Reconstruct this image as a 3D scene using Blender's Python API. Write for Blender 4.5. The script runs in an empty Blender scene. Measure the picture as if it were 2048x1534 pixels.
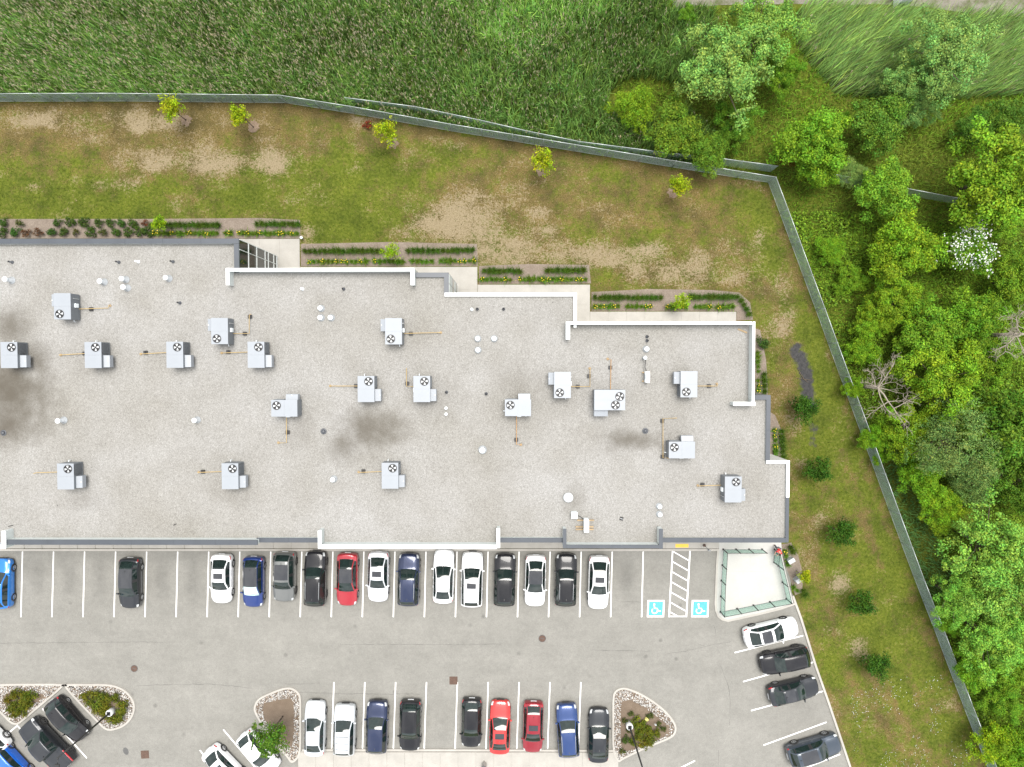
import bpy, math, random
import numpy as np
from mathutils import Vector, Quaternion, Matrix

random.seed(7)
RNG = np.random.default_rng(7)
SC = bpy.context.scene
COL = SC.collection

# ------------------------------------------------------------------ camera
S0 = 0.044                       # metres per photo pixel on the ground below the drone
FPX = 1371.0                     # focal length in photo pixels (photo 2048 wide)
HC = FPX * S0                    # flight height
NADIR = (1030.0, 722.0)
cam_d = bpy.data.cameras.new('camera')
cam_d.sensor_fit = 'HORIZONTAL'
cam_d.sensor_width = 36.0
cam_d.lens = FPX / 2048.0 * 36.0
cam_d.clip_start = 0.5
cam_d.clip_end = 2000.0
cam = bpy.data.objects.new('camera', cam_d)
COL.objects.link(cam)
dn = Vector(((NADIR[0] - 1024) / FPX, -(NADIR[1] - 767) / FPX, -1.0)).normalized()
QC = dn.rotation_difference(Vector((0, 0, -1)))
cam.rotation_mode = 'QUATERNION'
cam.rotation_quaternion = QC
cam.location = (0, 0, HC)
SC.camera = cam

# ------------------------------------------------------------------ sky, sun, exposure
SUN_EL, SUN_AZ = math.radians(74), math.radians(20)
world = bpy.data.worlds.new('World')
SC.world = world
world.use_nodes = True
wn = world.node_tree
for n in list(wn.nodes):
    wn.nodes.remove(n)
w_out = wn.nodes.new('ShaderNodeOutputWorld')
w_bg = wn.nodes.new('ShaderNodeBackground')
w_bg.inputs['Strength'].default_value = 0.060
w_sky = wn.nodes.new('ShaderNodeTexSky')
w_sky.sky_type = 'NISHITA'
w_sky.sun_disc = False
w_sky.sun_elevation = SUN_EL
w_sky.sun_rotation = SUN_AZ
w_sky.dust_density = 3.0
w_tc = wn.nodes.new('ShaderNodeTexCoord')
w_no = wn.nodes.new('ShaderNodeTexNoise')
w_no.inputs['Scale'].default_value = 3.2
w_no.inputs['Detail'].default_value = 7.0
w_no.inputs['Roughness'].default_value = 0.6
w_rm = wn.nodes.new('ShaderNodeValToRGB')            # broken cloud cover, the same all round
w_rm.color_ramp.elements[0].position = 0.36
w_rm.color_ramp.elements[0].color = (4.6, 4.8, 5.1, 1)
w_rm.color_ramp.elements[1].position = 0.66
w_rm.color_ramp.elements[1].color = (11.5, 11.4, 11.2, 1)
w_mx = wn.nodes.new('ShaderNodeMix')
w_mx.data_type = 'RGBA'
w_mx.inputs['Factor'].default_value = 0.82
wn.links.new(w_tc.outputs['Generated'], w_no.inputs['Vector'])
wn.links.new(w_no.outputs['Fac'], w_rm.inputs['Fac'])
wn.links.new(w_sky.outputs['Color'], w_mx.inputs['A'])
wn.links.new(w_rm.outputs['Color'], w_mx.inputs['B'])
wn.links.new(w_mx.outputs['Result'], w_bg.inputs['Color'])
wn.links.new(w_bg.outputs['Background'], w_out.inputs['Surface'])

sun_d = bpy.data.lights.new('sun', 'SUN')
sun_d.energy = 1.5
sun_d.angle = math.radians(32)
sun_d.color = (1.0, 0.96, 0.9)
sun = bpy.data.objects.new('sun', sun_d)
COL.objects.link(sun)
sdir = Vector((math.sin(SUN_AZ) * math.cos(SUN_EL), math.cos(SUN_AZ) * math.cos(SUN_EL), math.sin(SUN_EL)))
sun.rotation_mode = 'QUATERNION'
sun.rotation_quaternion = Vector((0, 0, -1)).rotation_difference(-sdir)
sun.location = (0, 0, 90)

SC.view_settings.view_transform = 'Standard'
SC.view_settings.look = 'None'
SC.view_settings.exposure = 1.78
SC.view_settings.gamma = 1.0
SC.view_settings.use_curve_mapping = False
SC.render.engine = 'CYCLES'
SC.cycles.max_bounces = 6
SC.cycles.diffuse_bounces = 3
SC.cycles.transparent_max_bounces = 8

# ------------------------------------------------------------------ helpers
def P(px, py, z=0.0):
    """place of a point of the photo that lies at height z"""
    d = QC @ Vector(((px - 1024) / FPX, -(py - 767) / FPX, -1.0))
    t = (z - HC) / d.z
    return Vector((d.x * t, d.y * t, z))

def tag(o, label=None, cat=None, group=None, kind=None):
    if label: o['label'] = label
    if cat: o['category'] = cat
    if group: o['group'] = group
    if kind: o['kind'] = kind
    return o

def link(o, parent=None):
    COL.objects.link(o)
    if parent is not None:
        o.parent = parent
    return o

def thing(name, loc, label, cat, group=None, rz=0.0):
    o = bpy.data.objects.new(name, None)
    o.empty_display_size = 0.3
    o.location = loc
    o.rotation_euler = (0, 0, rz)
    link(o)
    return tag(o, label, cat, group)

class MB:
    def __init__(self):
        self.v = []; self.f = []
    def add(self, vs, fs):
        n = len(self.v)
        self.v.extend([tuple(p) for p in vs])
        self.f.extend([tuple(i + n for i in f) for f in fs])
        return self
    def box(self, x0, y0, z0, x1, y1, z1):
        vs = [(x0,y0,z0),(x1,y0,z0),(x1,y1,z0),(x0,y1,z0),(x0,y0,z1),(x1,y0,z1),(x1,y1,z1),(x0,y1,z1)]
        return self.add(vs, [(0,3,2,1),(4,5,6,7),(0,1,5,4),(1,2,6,5),(2,3,7,6),(3,0,4,7)])
    def obox(self, c, sx, sy, z0, z1, rz):
        ca, sa = math.cos(rz), math.sin(rz)
        q = []
        for z in (z0, z1):
            for dx, dy in ((-1,-1),(1,-1),(1,1),(-1,1)):
                x, y = dx*sx/2, dy*sy/2
                q.append((c[0]+x*ca-y*sa, c[1]+x*sa+y*ca, z))
        return self.add(q, [(0,3,2,1),(4,5,6,7),(0,1,5,4),(1,2,6,5),(2,3,7,6),(3,0,4,7)])
    def prism(self, poly, z0, z1):
        n = len(poly)
        a = sum(poly[i][0]*poly[(i+1)%n][1]-poly[(i+1)%n][0]*poly[i][1] for i in range(n))
        if a < 0: poly = list(reversed(poly))
        vs = [(p[0],p[1],z0) for p in poly] + [(p[0],p[1],z1) for p in poly]
        fs = [tuple(range(n-1,-1,-1)), tuple(range(n,2*n))]
        fs += [(i,(i+1)%n,n+(i+1)%n,n+i) for i in range(n)]
        return self.add(vs, fs)
    def sheet(self, poly, z):
        n = len(poly)
        a = sum(poly[i][0]*poly[(i+1)%n][1]-poly[(i+1)%n][0]*poly[i][1] for i in range(n))
        if a < 0: poly = list(reversed(poly))
        return self.add([(p[0],p[1],z) for p in poly], [tuple(range(n))])
    def tube(self, pts, r, n=6, caps=True):
        pts = [Vector(p) for p in pts]
        rs = r if isinstance(r, (list, tuple)) else [r]*len(pts)
        rings = []
        up = Vector((0,0,1))
        for i, p in enumerate(pts):
            d = (pts[min(i+1,len(pts)-1)] - pts[max(i-1,0)])
            if d.length < 1e-6: d = Vector((0,0,1))
            d.normalize()
            a = d.cross(up)
            if a.length < 0.05: a = d.cross(Vector((1,0,0)))
            a.normalize(); b = a.cross(d).normalized()
            rings.append([p + (a*math.cos(2*math.pi*k/n) + b*math.sin(2*math.pi*k/n))*rs[i] for k in range(n)])
        vs = [q for rg in rings for q in rg]
        fs = []
        for i in range(len(pts)-1):
            for k in range(n):
                fs.append((i*n+k, i*n+(k+1)%n, (i+1)*n+(k+1)%n, (i+1)*n+k))
        if caps:
            fs.append(tuple(range(n-1,-1,-1)))
            fs.append(tuple(range((len(pts)-1)*n, len(pts)*n)))
        return self.add(vs, fs)
    def lathe(self, prof, c=(0,0,0), n=16, axis='z'):
        vs, fs = [], []
        for r, z in prof:
            for k in range(n):
                a = 2*math.pi*k/n
                p = (r*math.cos(a), r*math.sin(a), z)
                if axis == 'y': p = (p[0], z, p[1])
                vs.append((c[0]+p[0], c[1]+p[1], c[2]+p[2]))
        m = len(prof)
        for i in range(m-1):
            for k in range(n):
                f = (i*n+k, i*n+(k+1)%n, (i+1)*n+(k+1)%n, (i+1)*n+k)
                fs.append(f if axis == 'z' else f[::-1])
        if prof[0][0] > 1e-5: fs.append(tuple(range(n-1,-1,-1)))
        if prof[-1][0] > 1e-5: fs.append(tuple(range((m-1)*n, m*n)))
        return self.add(vs, fs)
    def mesh(self, name, mat, smooth=False):
        me = bpy.data.meshes.new(name)
        me.from_pydata(self.v, [], self.f)
        me.update()
        if mat is not None: me.materials.append(mat)
        if smooth:
            me.shade_smooth()
        return me
    def build(self, name, mat, parent=None, smooth=False, world=True):
        """one mesh object; with world=True the shape was drawn in world metres"""
        if parent is not None and world:
            L = parent.matrix_basis.translation
            p2 = parent.parent
            off = Vector(L)
            while p2 is not None:
                off += p2.matrix_basis.translation; p2 = p2.parent
            self.v = [(x-off.x, y-off.y, z-off.z) for x, y, z in self.v]
        o = bpy.data.objects.new(name, self.mesh(name, mat, smooth))
        return link(o, parent)

def copy_tree(o, parent=None):
    c = o.copy()
    COL.objects.link(c)
    c.parent = parent
    for ch in list(o.children):
        copy_tree(ch, c)
    return c

def np_mesh(name, verts, faces, mat, col=None, extra=None):
    """faces: int array (n,3) or (n,4); col: per-vertex (n,3)"""
    me = bpy.data.meshes.new(name)
    nv, nf, k = len(verts), len(faces), faces.shape[1]
    me.vertices.add(nv)
    me.vertices.foreach_set('co', np.ascontiguousarray(verts, dtype=np.float32).ravel())
    me.loops.add(nf*k)
    me.loops.foreach_set('vertex_index', np.ascontiguousarray(faces, dtype=np.int32).ravel())
    me.polygons.add(nf)
    me.polygons.foreach_set('loop_start', np.arange(0, nf*k, k, dtype=np.int32))
    if col is not None:
        at = me.color_attributes.new('Col', 'FLOAT_COLOR', 'POINT')
        c4 = np.ones((nv, 4), dtype=np.float32); c4[:, :3] = col
        at.data.foreach_set('color', c4.ravel())
    for nm, arr in (extra or {}).items():
        at = me.attributes.new(nm, 'FLOAT', 'POINT')
        at.data.foreach_set('value', np.ascontiguousarray(arr, dtype=np.float32))
    if mat is not None: me.materials.append(mat)
    me.update(calc_edges=True)
    return me

# value noise on the plane for the lay of soil, grass and bushes
_G = RNG.random((256, 256))
def vnoise(x, y):
    xi = np.floor(x).astype(int); yi = np.floor(y).astype(int)
    fx = x - xi; fy = y - yi
    fx = fx*fx*(3-2*fx); fy = fy*fy*(3-2*fy)
    g = lambda a, b: _G[a & 255, b & 255]
    return (g(xi,yi)*(1-fx)+g(xi+1,yi)*fx)*(1-fy) + (g(xi,yi+1)*(1-fx)+g(xi+1,yi+1)*fx)*fy
def fbm(x, y, s, o=4):
    r = 0; a = 0.5; t = 0
    for i in range(o):
        r = r + a*vnoise(x*s*2**i+17.3*i, y*s*2**i+5.1*i); t += a; a *= 0.5
    return r/t

# ------------------------------------------------------------------ materials
def new_mat(name):
    m = bpy.data.materials.new(name)
    m.use_nodes = True
    nt = m.node_tree
    return m, nt, nt.nodes['Principled BSDF']

def nd(nt, kind, **kw):
    n = nt.nodes.new(kind)
    for k, v in kw.items():
        if k in n.inputs: n.inputs[k].default_value = v
        else: setattr(n, k, v)
    return n

def plain(name, rgb, rough=0.5, metal=0.0, coat=0.0, spec=0.5, var=0.06, scale=3.0, bump=0.0):
    """painted or moulded surface: one colour with slight procedural unevenness"""
    m, nt, b = new_mat(name)
    tc = nd(nt, 'ShaderNodeTexCoord')
    no = nd(nt, 'ShaderNodeTexNoise', Scale=scale, Detail=4.0)
    nt.links.new(tc.outputs['Object'], no.inputs['Vector'])
    rp = nd(nt, 'ShaderNodeValToRGB')
    rp.color_ramp.elements[0].position = 0.3
    rp.color_ramp.elements[1].position = 0.7
    rp.color_ramp.elements[0].color = tuple(c*(1-var) for c in rgb) + (1,)
    rp.color_ramp.elements[1].color = tuple(min(1, c*(1+var)) for c in rgb) + (1,)
    nt.links.new(no.outputs['Fac'], rp.inputs['Fac'])
    nt.links.new(rp.outputs['Color'], b.inputs['Base Color'])
    b.inputs['Roughness'].default_value = rough
    b.inputs['Metallic'].default_value = metal
    b.inputs['Specular IOR Level'].default_value = spec
    b.inputs['Coat Weight'].default_value = coat
    b.inputs['Coat Roughness'].default_value = 0.04
    if bump:
        n2 = nd(nt, 'ShaderNodeTexNoise', Scale=scale*25, Detail=3.0)
        nt.links.new(tc.outputs['Object'], n2.inputs['Vector'])
        bp = nd(nt, 'ShaderNodeBump', Strength=bump, Distance=0.02)
        nt.links.new(n2.outputs['Fac'], bp.inputs['Height'])
        nt.links.new(bp.outputs['Normal'], b.inputs['Normal'])
    return m

def mixc(nt, fac, a, b, blend='MIX'):
    n = nt.nodes.new('ShaderNodeMix'); n.data_type = 'RGBA'; n.blend_type = blend
    for sock, v in (('Factor', fac), ('A', a), ('B', b)):
        if hasattr(v, 'node'): nt.links.new(v, n.inputs[sock])
        elif sock == 'Factor': n.inputs[sock].default_value = v
        else: n.inputs[sock].default_value = tuple(v) + (1,)
    return n.outputs['Result']

def ramp(nt, src, stops):
    r = nd(nt, 'ShaderNodeValToRGB')
    e = r.color_ramp.elements
    while len(e) < len(stops): e.new(0.5)
    for el, (p, c) in zip(e, stops):
        el.position = p
        el.color = (c, c, c, 1) if not hasattr(c, '__len__') else tuple(c) + (1,)
    nt.links.new(src, r.inputs['Fac'])
    return r.outputs['Color']

def mth(nt, op, a, b=0.0, c=None):
    n = nd(nt, 'ShaderNodeMath', operation=op)
    for i, v in enumerate((a, b) if c is None else (a, b, c)):
        if hasattr(v, 'node'): nt.links.new(v, n.inputs[i])
        else: n.inputs[i].default_value = v
    return n.outputs[0]

def pos_noise(nt, scale, detail=4.0, rough=0.5, stretch=None):
    g = nd(nt, 'ShaderNodeNewGeometry')
    v = g.outputs['Position']
    if stretch:
        mp = nd(nt, 'ShaderNodeMapping')
        mp.inputs['Scale'].default_value = stretch
        nt.links.new(v, mp.inputs['Vector']); v = mp.outputs['Vector']
    no = nd(nt, 'ShaderNodeTexNoise', Scale=scale, Detail=detail, Roughness=rough)
    nt.links.new(v, no.inputs['Vector'])
    return no.outputs['Fac']

def bump_to(nt, b, h, strength, dist):
    bp = nd(nt, 'ShaderNodeBump', Strength=strength, Distance=dist)
    nt.links.new(h, bp.inputs['Height'])
    nt.links.new(bp.outputs['Normal'], b.inputs['Normal'])

def blot(nt, px, py, rx, ry, z, wob):
    """soft blotch of dirt with a ragged edge, given by its place on the surface"""
    c = P(px, py, z)
    k = S0*(HC-z)/HC
    g = nd(nt, 'ShaderNodeNewGeometry')
    mp = nd(nt, 'ShaderNodeMapping', vector_type='TEXTURE')
    mp.inputs['Location'].default_value = (c.x, c.y, z)
    mp.inputs['Scale'].default_value = (rx*k, ry*k, 50)
    nt.links.new(g.outputs['Position'], mp.inputs['Vector'])
    ln = nd(nt, 'ShaderNodeVectorMath', operation='LENGTH')
    nt.links.new(mp.outputs['Vector'], ln.inputs[0])
    d = mth(nt, 'ADD', ln.outputs['Value'], mth(nt, 'MULTIPLY', mth(nt, 'SUBTRACT', wob, 0.5), 1.1))
    mr = nd(nt, 'ShaderNodeMapRange', interpolation_type='SMOOTHSTEP')
    mr.inputs['From Min'].default_value = 1.05
    mr.inputs['From Max'].default_value = 0.0
    nt.links.new(d, mr.inputs['Value'])
    return mr.outputs['Result']

def stains(nt, lst, z, wob):
    acc = None
    for px, py, rx, ry, s in lst:
        f = mth(nt, 'MULTIPLY', blot(nt, px, py, rx, ry, z, wob), s)
        acc = f if acc is None else mth(nt, 'MAXIMUM', acc, f)
    return acc

Z_DECK = 8.0
def make_roof_mat():
    m, nt, b = new_mat('roof_gravel')
    fine = pos_noise(nt, 9.0, 3.0, 0.7)
    mid = pos_noise(nt, 0.35, 4.0)
    big = pos_noise(nt, 0.12, 3.0)
    g = nd(nt, 'ShaderNodeNewGeometry')
    vo = nd(nt, 'ShaderNodeTexVoronoi', Scale=16.0)
    nt.links.new(g.outputs['Position'], vo.inputs['Vector'])
    stone = ramp(nt, vo.outputs['Color'], [(0.0, (.175,.17,.16)), (0.3, (.222,.218,.208)), (0.65, (.256,.252,.242)), (1.0, (.315,.312,.302))])
    tone = ramp(nt, mid, [(0.3, (.93,.92,.895)), (0.7, (1.07,1.07,1.07))])
    c = mixc(nt, 1.0, stone, tone, 'MULTIPLY')
    c = mixc(nt, 1.0, c, ramp(nt, big, [(0.3, (.9,.885,.85)), (0.7, (1.06,1.06,1.07))]), 'MULTIPLY')
    c = mixc(nt, mth(nt, 'MULTIPLY', ramp(nt, fine, [(0.62, 0.0), (0.72, 1.0)]), 0.30), c, (.11,.105,.095))
    wob = pos_noise(nt, 0.7, 5.0, 0.6)
    dirt = stains(nt, [(20,790,120,125,.95),(8,850,70,70,.9),(22,650,55,58,.75),(75,720,40,65,.7),(738,858,105,62,.8),(690,895,58,42,.7),
                       (1260,880,90,34,.75),(165,1000,60,40,.25),(465,985,60,40,.22),(1040,760,90,60,.2),(1250,880,110,50,.2),
                       (600,860,60,60,.2),(880,800,80,60,.2),(200,730,60,40,.25),(1150,1000,40,40,.25)], Z_DECK, wob)
    c = mixc(nt, dirt, c, (.085,.075,.06))
    # tar specks where the ballast has worn
    sp = pos_noise(nt, 3.2, 6.0, 0.75)
    sm = mth(nt, 'MULTIPLY', ramp(nt, sp, [(0.67, 0.0), (0.70, 1.0)]), ramp(nt, pos_noise(nt, 0.22, 2.0), [(0.5, 0.0), (0.6, 1.0)]))
    c = mixc(nt, sm, c, (.035,.035,.035))
    nt.links.new(c, b.inputs['Base Color'])
    b.inputs['Roughness'].default_value = 0.95
    b.inputs['Specular IOR Level'].default_value = 0.15
    bump_to(nt, b, vo.outputs['Distance'], 0.5, 0.03)
    return m

def make_asphalt():
    m, nt, b = new_mat('asphalt')
    fine = pos_noise(nt, 14.0, 4.0, 0.8)
    mid = pos_noise(nt, 0.5, 5.0, 0.6)
    lanes = pos_noise(nt, 0.35, 4.0, 0.6, (0.18, 1.0, 1.0))
    c = ramp(nt, fine, [(0.25, (.155,.15,.14)), (0.75, (.255,.25,.232))])
    c = mixc(nt, 1.0, c, ramp(nt, mid, [(0.3, (.90,.90,.89)), (0.7, (1.06,1.06,1.05))]), 'MULTIPLY')
    c = mixc(nt, 1.0, c, ramp(nt, lanes, [(0.3, (.93,.93,.92)), (0.7, (1.06,1.06,1.05))]), 'MULTIPLY')
    wob = pos_noise(nt, 0.9, 5.0, 0.6)
    lst = []
    for i in range(21):
        lst.append((14+62.1*i, 1158, 26, 62, 0.38))
    dirt = stains(nt, lst, 0.02, wob)
    c = mixc(nt, dirt, c, (.09,.088,.082))
    lst2 = [(700+61.8*i, 1450, 26, 55, 0.22) for i in range(-1, 9)] + [(1590,1320,60,40,.2),(1600,1420,50,40,.2),(110,1460,70,50,.25),(500,1500,60,40,.2)]
    c = mixc(nt, stains(nt, lst2, 0.02, wob), c, (.10,.097,.09))
    g = nd(nt, 'ShaderNodeNewGeometry')
    vo = nd(nt, 'ShaderNodeTexVoronoi', Scale=0.55)
    nt.links.new(g.outputs['Position'], vo.inputs['Vector'])
    od = mth(nt, 'ADD', vo.outputs['Distance'], mth(nt, 'MULTIPLY', pos_noise(nt, 6.0, 3.0), 0.10))
    spot = mth(nt, 'MULTIPLY', ramp(nt, od, [(0.10, 1.0), (0.19, 0.0)]), ramp(nt, pos_noise(nt, 0.25, 2.0), [(0.46, 0.0), (0.62, .55)]))
    c = mixc(nt, spot, c, (.075,.073,.068))
    c = mixc(nt, 1.0, c, ramp(nt, pos_noise(nt, 2.5, 6.0, .7), [(0.3, (.90,.90,.90)), (0.7, (1.07,1.07,1.07))]), 'MULTIPLY')
    nt.links.new(c, b.inputs['Base Color'])
    b.inputs['Roughness'].default_value = 0.9
    b.inputs['Specular IOR Level'].default_value = 0.25
    bump_to(nt, b, fine, 0.3, 0.01)
    return m

def make_concrete(name, rgb, sc=.86):
    m, nt, b = new_mat(name)
    f = pos_noise(nt, 18.0, 4.0, 0.7); md = pos_noise(nt, 0.9, 5.0, 0.65)
    c = ramp(nt, f, [(0.3, tuple(x*.9 for x in rgb)), (0.7, tuple(x*1.06 for x in rgb))])
    c = mixc(nt, 1.0, c, ramp(nt, md, [(0.3, (sc,sc,sc)), (0.7, (1.04,1.04,1.04))]), 'MULTIPLY')
    nt.links.new(c, b.inputs['Base Color'])
    b.inputs['Roughness'].default_value = 0.85
    bump_to(nt, b, f, 0.2, 0.005)
    return m

def make_lawn():
    m, nt, b = new_mat('lawn')
    def attr(n):
        a = nd(nt, 'ShaderNodeAttribute', attribute_name=n); return a.outputs['Fac']
    n1 = pos_noise(nt, 1.3, 6.0, 0.7)
    n2 = pos_noise(nt, 9.0, 4.0, 0.75)
    n3 = pos_noise(nt, 0.45, 5.0, 0.65)
    n4 = pos_noise(nt, 4.0, 5.0, 0.75)
    green = ramp(nt, n4, [(0.28, (.036,.052,.007)), (0.5, (.080,.102,.012)), (0.74, (.145,.155,.030))])
    straw = ramp(nt, n2, [(0.25, (.055,.042,.012)), (0.5, (.115,.086,.030)), (0.78, (.21,.165,.08))])
    soil = ramp(nt, n2, [(0.3, (.15,.118,.07)), (0.7, (.27,.22,.14))])
    d = mth(nt, 'ADD', attr('dry'), mth(nt, 'MULTIPLY', mth(nt, 'SUBTRACT', n1, 0.5), 1.9))
    d = mth(nt, 'ADD', d, mth(nt, 'MULTIPLY', mth(nt, 'SUBTRACT', n2, 0.5), 1.3))
    c = mixc(nt, ramp(nt, d, [(0.28, 0.0), (0.78, 1.0)]), green, straw)
    c = mixc(nt, 1.0, c, ramp(nt, n3, [(0.32, (.62,.66,.7)), (0.5, (.95,.95,.95)), (0.68, (1.2,1.15,1.1))]), 'MULTIPLY')
    s = mth(nt, 'ADD', attr('bare'), mth(nt, 'MULTIPLY', mth(nt, 'SUBTRACT', n3, 0.5), 1.5))
    s = mth(nt, 'ADD', s, mth(nt, 'MULTIPLY', mth(nt, 'SUBTRACT', n2, 0.5), 1.6))
    s = mth(nt, 'ADD', s, mth(nt, 'MULTIPLY', mth(nt, 'SUBTRACT', n4, 0.5), 2.2))
    c = mixc(nt, ramp(nt, s, [(0.40, 0.0), (0.86, 1.0)]), c, soil)
    mud = mth(nt, 'ADD', attr('mud'), mth(nt, 'MULTIPLY', mth(nt, 'SUBTRACT', n1, 0.5), 1.5))
    mc = ramp(nt, n4, [(0.3, (.028,.028,.029)), (0.7, (.065,.064,.063))])
    mf = ramp(nt, mud, [(0.38, 0.0), (0.68, 1.0)])
    c = mixc(nt, mf, c, mc)
    nt.links.new(c, b.inputs['Base Color'])
    b.inputs['Roughness'].default_value = 0.95
    b.inputs['Specular IOR Level'].default_value = 0.1
    bump_to(nt, b, n2, 0.7, 0.05)
    return m

def make_mulch(name, a, bb):
    m, nt, b = new_mat(name)
    f = pos_noise(nt, 14.0, 5.0, 0.8); md = pos_noise(nt, 1.2, 4.0)
    c = ramp(nt, f, [(0.25, tuple(x*.55 for x in a)), (0.5, a), (0.78, bb)])
    c = mixc(nt, 1.0, c, ramp(nt, md, [(0.3, (.82,.8,.78)), (0.7, (1.08,1.08,1.08))]), 'MULTIPLY')
    if 'track' in name:
        gr = pos_noise(nt, 0.7, 6.0, 0.75)
        c = mixc(nt, ramp(nt, gr, [(0.46, 0.0), (0.62, .9)]), c, (.075,.085,.03))
    nt.links.new(c, b.inputs['Base Color'])
    b.inputs['Roughness'].default_value = 0.95
    bump_to(nt, b, f, 0.8, 0.03)
    return m

def make_leaf(name, transl=0.18, tint=True):
    m, nt, b = new_mat(name)
    a = nd(nt, 'ShaderNodeAttribute', attribute_name='Col')
    c = a.outputs['Color']
    if tint:
        oi = nd(nt, 'ShaderNodeObjectInfo')
        c = mixc(nt, 1.0, c, oi.outputs['Color'], 'MULTIPLY')
    tc = nd(nt, 'ShaderNodeTexCoord')
    no = nd(nt, 'ShaderNodeTexNoise', Scale=2.2, Detail=3.0)
    nt.links.new(tc.outputs['Object'], no.inputs['Vector'])
    c = mixc(nt, 1.0, c, ramp(nt, no.outputs['Fac'], [(0.3, (.85,.9,.9)), (0.7, (1.12,1.08,1.05))]), 'MULTIPLY')
    nt.links.new(c, b.inputs['Base Color'])
    b.inputs['Roughness'].default_value = 0.6
    b.inputs['Specular IOR Level'].default_value = 0.12
    tr = nd(nt, 'ShaderNodeBsdfTranslucent')
    nt.links.new(c, tr.inputs['Color'])
    mx = nd(nt, 'ShaderNodeMixShader', Fac=transl)
    out = nt.nodes['Material Output']
    nt.links.new(b.outputs['BSDF'], mx.inputs[1])
    nt.links.new(tr.outputs['BSDF'], mx.inputs[2])
    nt.links.new(mx.outputs['Shader'], out.inputs['Surface'])
    return m

def make_mesh_panel():
    """woven wire: diamonds of coated wire with open air between"""
    m, nt, b = new_mat('chain_link')
    uv = nd(nt, 'ShaderNodeUVMap')
    sx = nd(nt, 'ShaderNodeSeparateXYZ')
    nt.links.new(uv.outputs['UV'], sx.inputs['Vector'])
    k = math.pi/0.055
    a = mth(nt, 'ABSOLUTE', mth(nt, 'SINE', mth(nt, 'MULTIPLY', mth(nt, 'ADD', sx.outputs['X'], sx.outputs['Y']), k)))
    c = mth(nt, 'ABSOLUTE', mth(nt, 'SINE', mth(nt, 'MULTIPLY', mth(nt, 'SUBTRACT', sx.outputs['X'], sx.outputs['Y']), k)))
    mn = mth(nt, 'MINIMUM', a, c)
    wire = mth(nt, 'LESS_THAN', mn, 0.56)
    no = pos_noise(nt, 1.5, 4.0)
    col = ramp(nt, no, [(0.3, (.27,.36,.345)), (0.7, (.34,.43,.41))])
    nt.links.new(col, b.inputs['Base Color'])
    b.inputs['Roughness'].default_value = 0.45
    tr = nd(nt, 'ShaderNodeBsdfTransparent')
    mx = nd(nt, 'ShaderNodeMixShader')
    nt.links.new(wire, mx.inputs['Fac'])
    nt.links.new(tr.outputs['BSDF'], mx.inputs[1])
    nt.links.new(b.outputs['BSDF'], mx.inputs[2])
    nt.links.new(mx.outputs['Shader'], nt.nodes['Material Output'].inputs['Surface'])
    return m

def make_glass_panel():
    m, nt, b = new_mat('rail_glass')
    b.inputs['Base Color'].default_value = (.55,.75,.66,1)
    b.inputs['Roughness'].default_value = 0.06
    no = pos_noise(nt, 3.0, 3.0)
    nt.links.new(ramp(nt, no, [(0.3, (.48,.60,.55)), (0.7, (.56,.68,.63))]), b.inputs['Base Color'])
    tr = nd(nt, 'ShaderNodeBsdfTransparent')
    tr.inputs['Color'].default_value = (.80,.92,.87,1)
    mx = nd(nt, 'ShaderNodeMixShader', Fac=0.35)
    nt.links.new(tr.outputs['BSDF'], mx.inputs[1])
    nt.links.new(b.outputs['BSDF'], mx.inputs[2])
    nt.links.new(mx.outputs['Shader'], nt.nodes['Material Output'].inputs['Surface'])
    return m

def attr_mat(name, rough=0.9):
    m, nt, b = new_mat(name)
    a = nd(nt, 'ShaderNodeAttribute', attribute_name='Col')
    no = pos_noise(nt, 20.0, 3.0)
    nt.links.new(mixc(nt, 1.0, a.outputs['Color'], ramp(nt, no, [(0.3, (.9,.9,.9)), (0.7, (1.08,1.08,1.08))]), 'MULTIPLY'), b.inputs['Base Color'])
    b.inputs['Roughness'].default_value = rough
    b.inputs['Specular IOR Level'].default_value = 0.2
    return m

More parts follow.
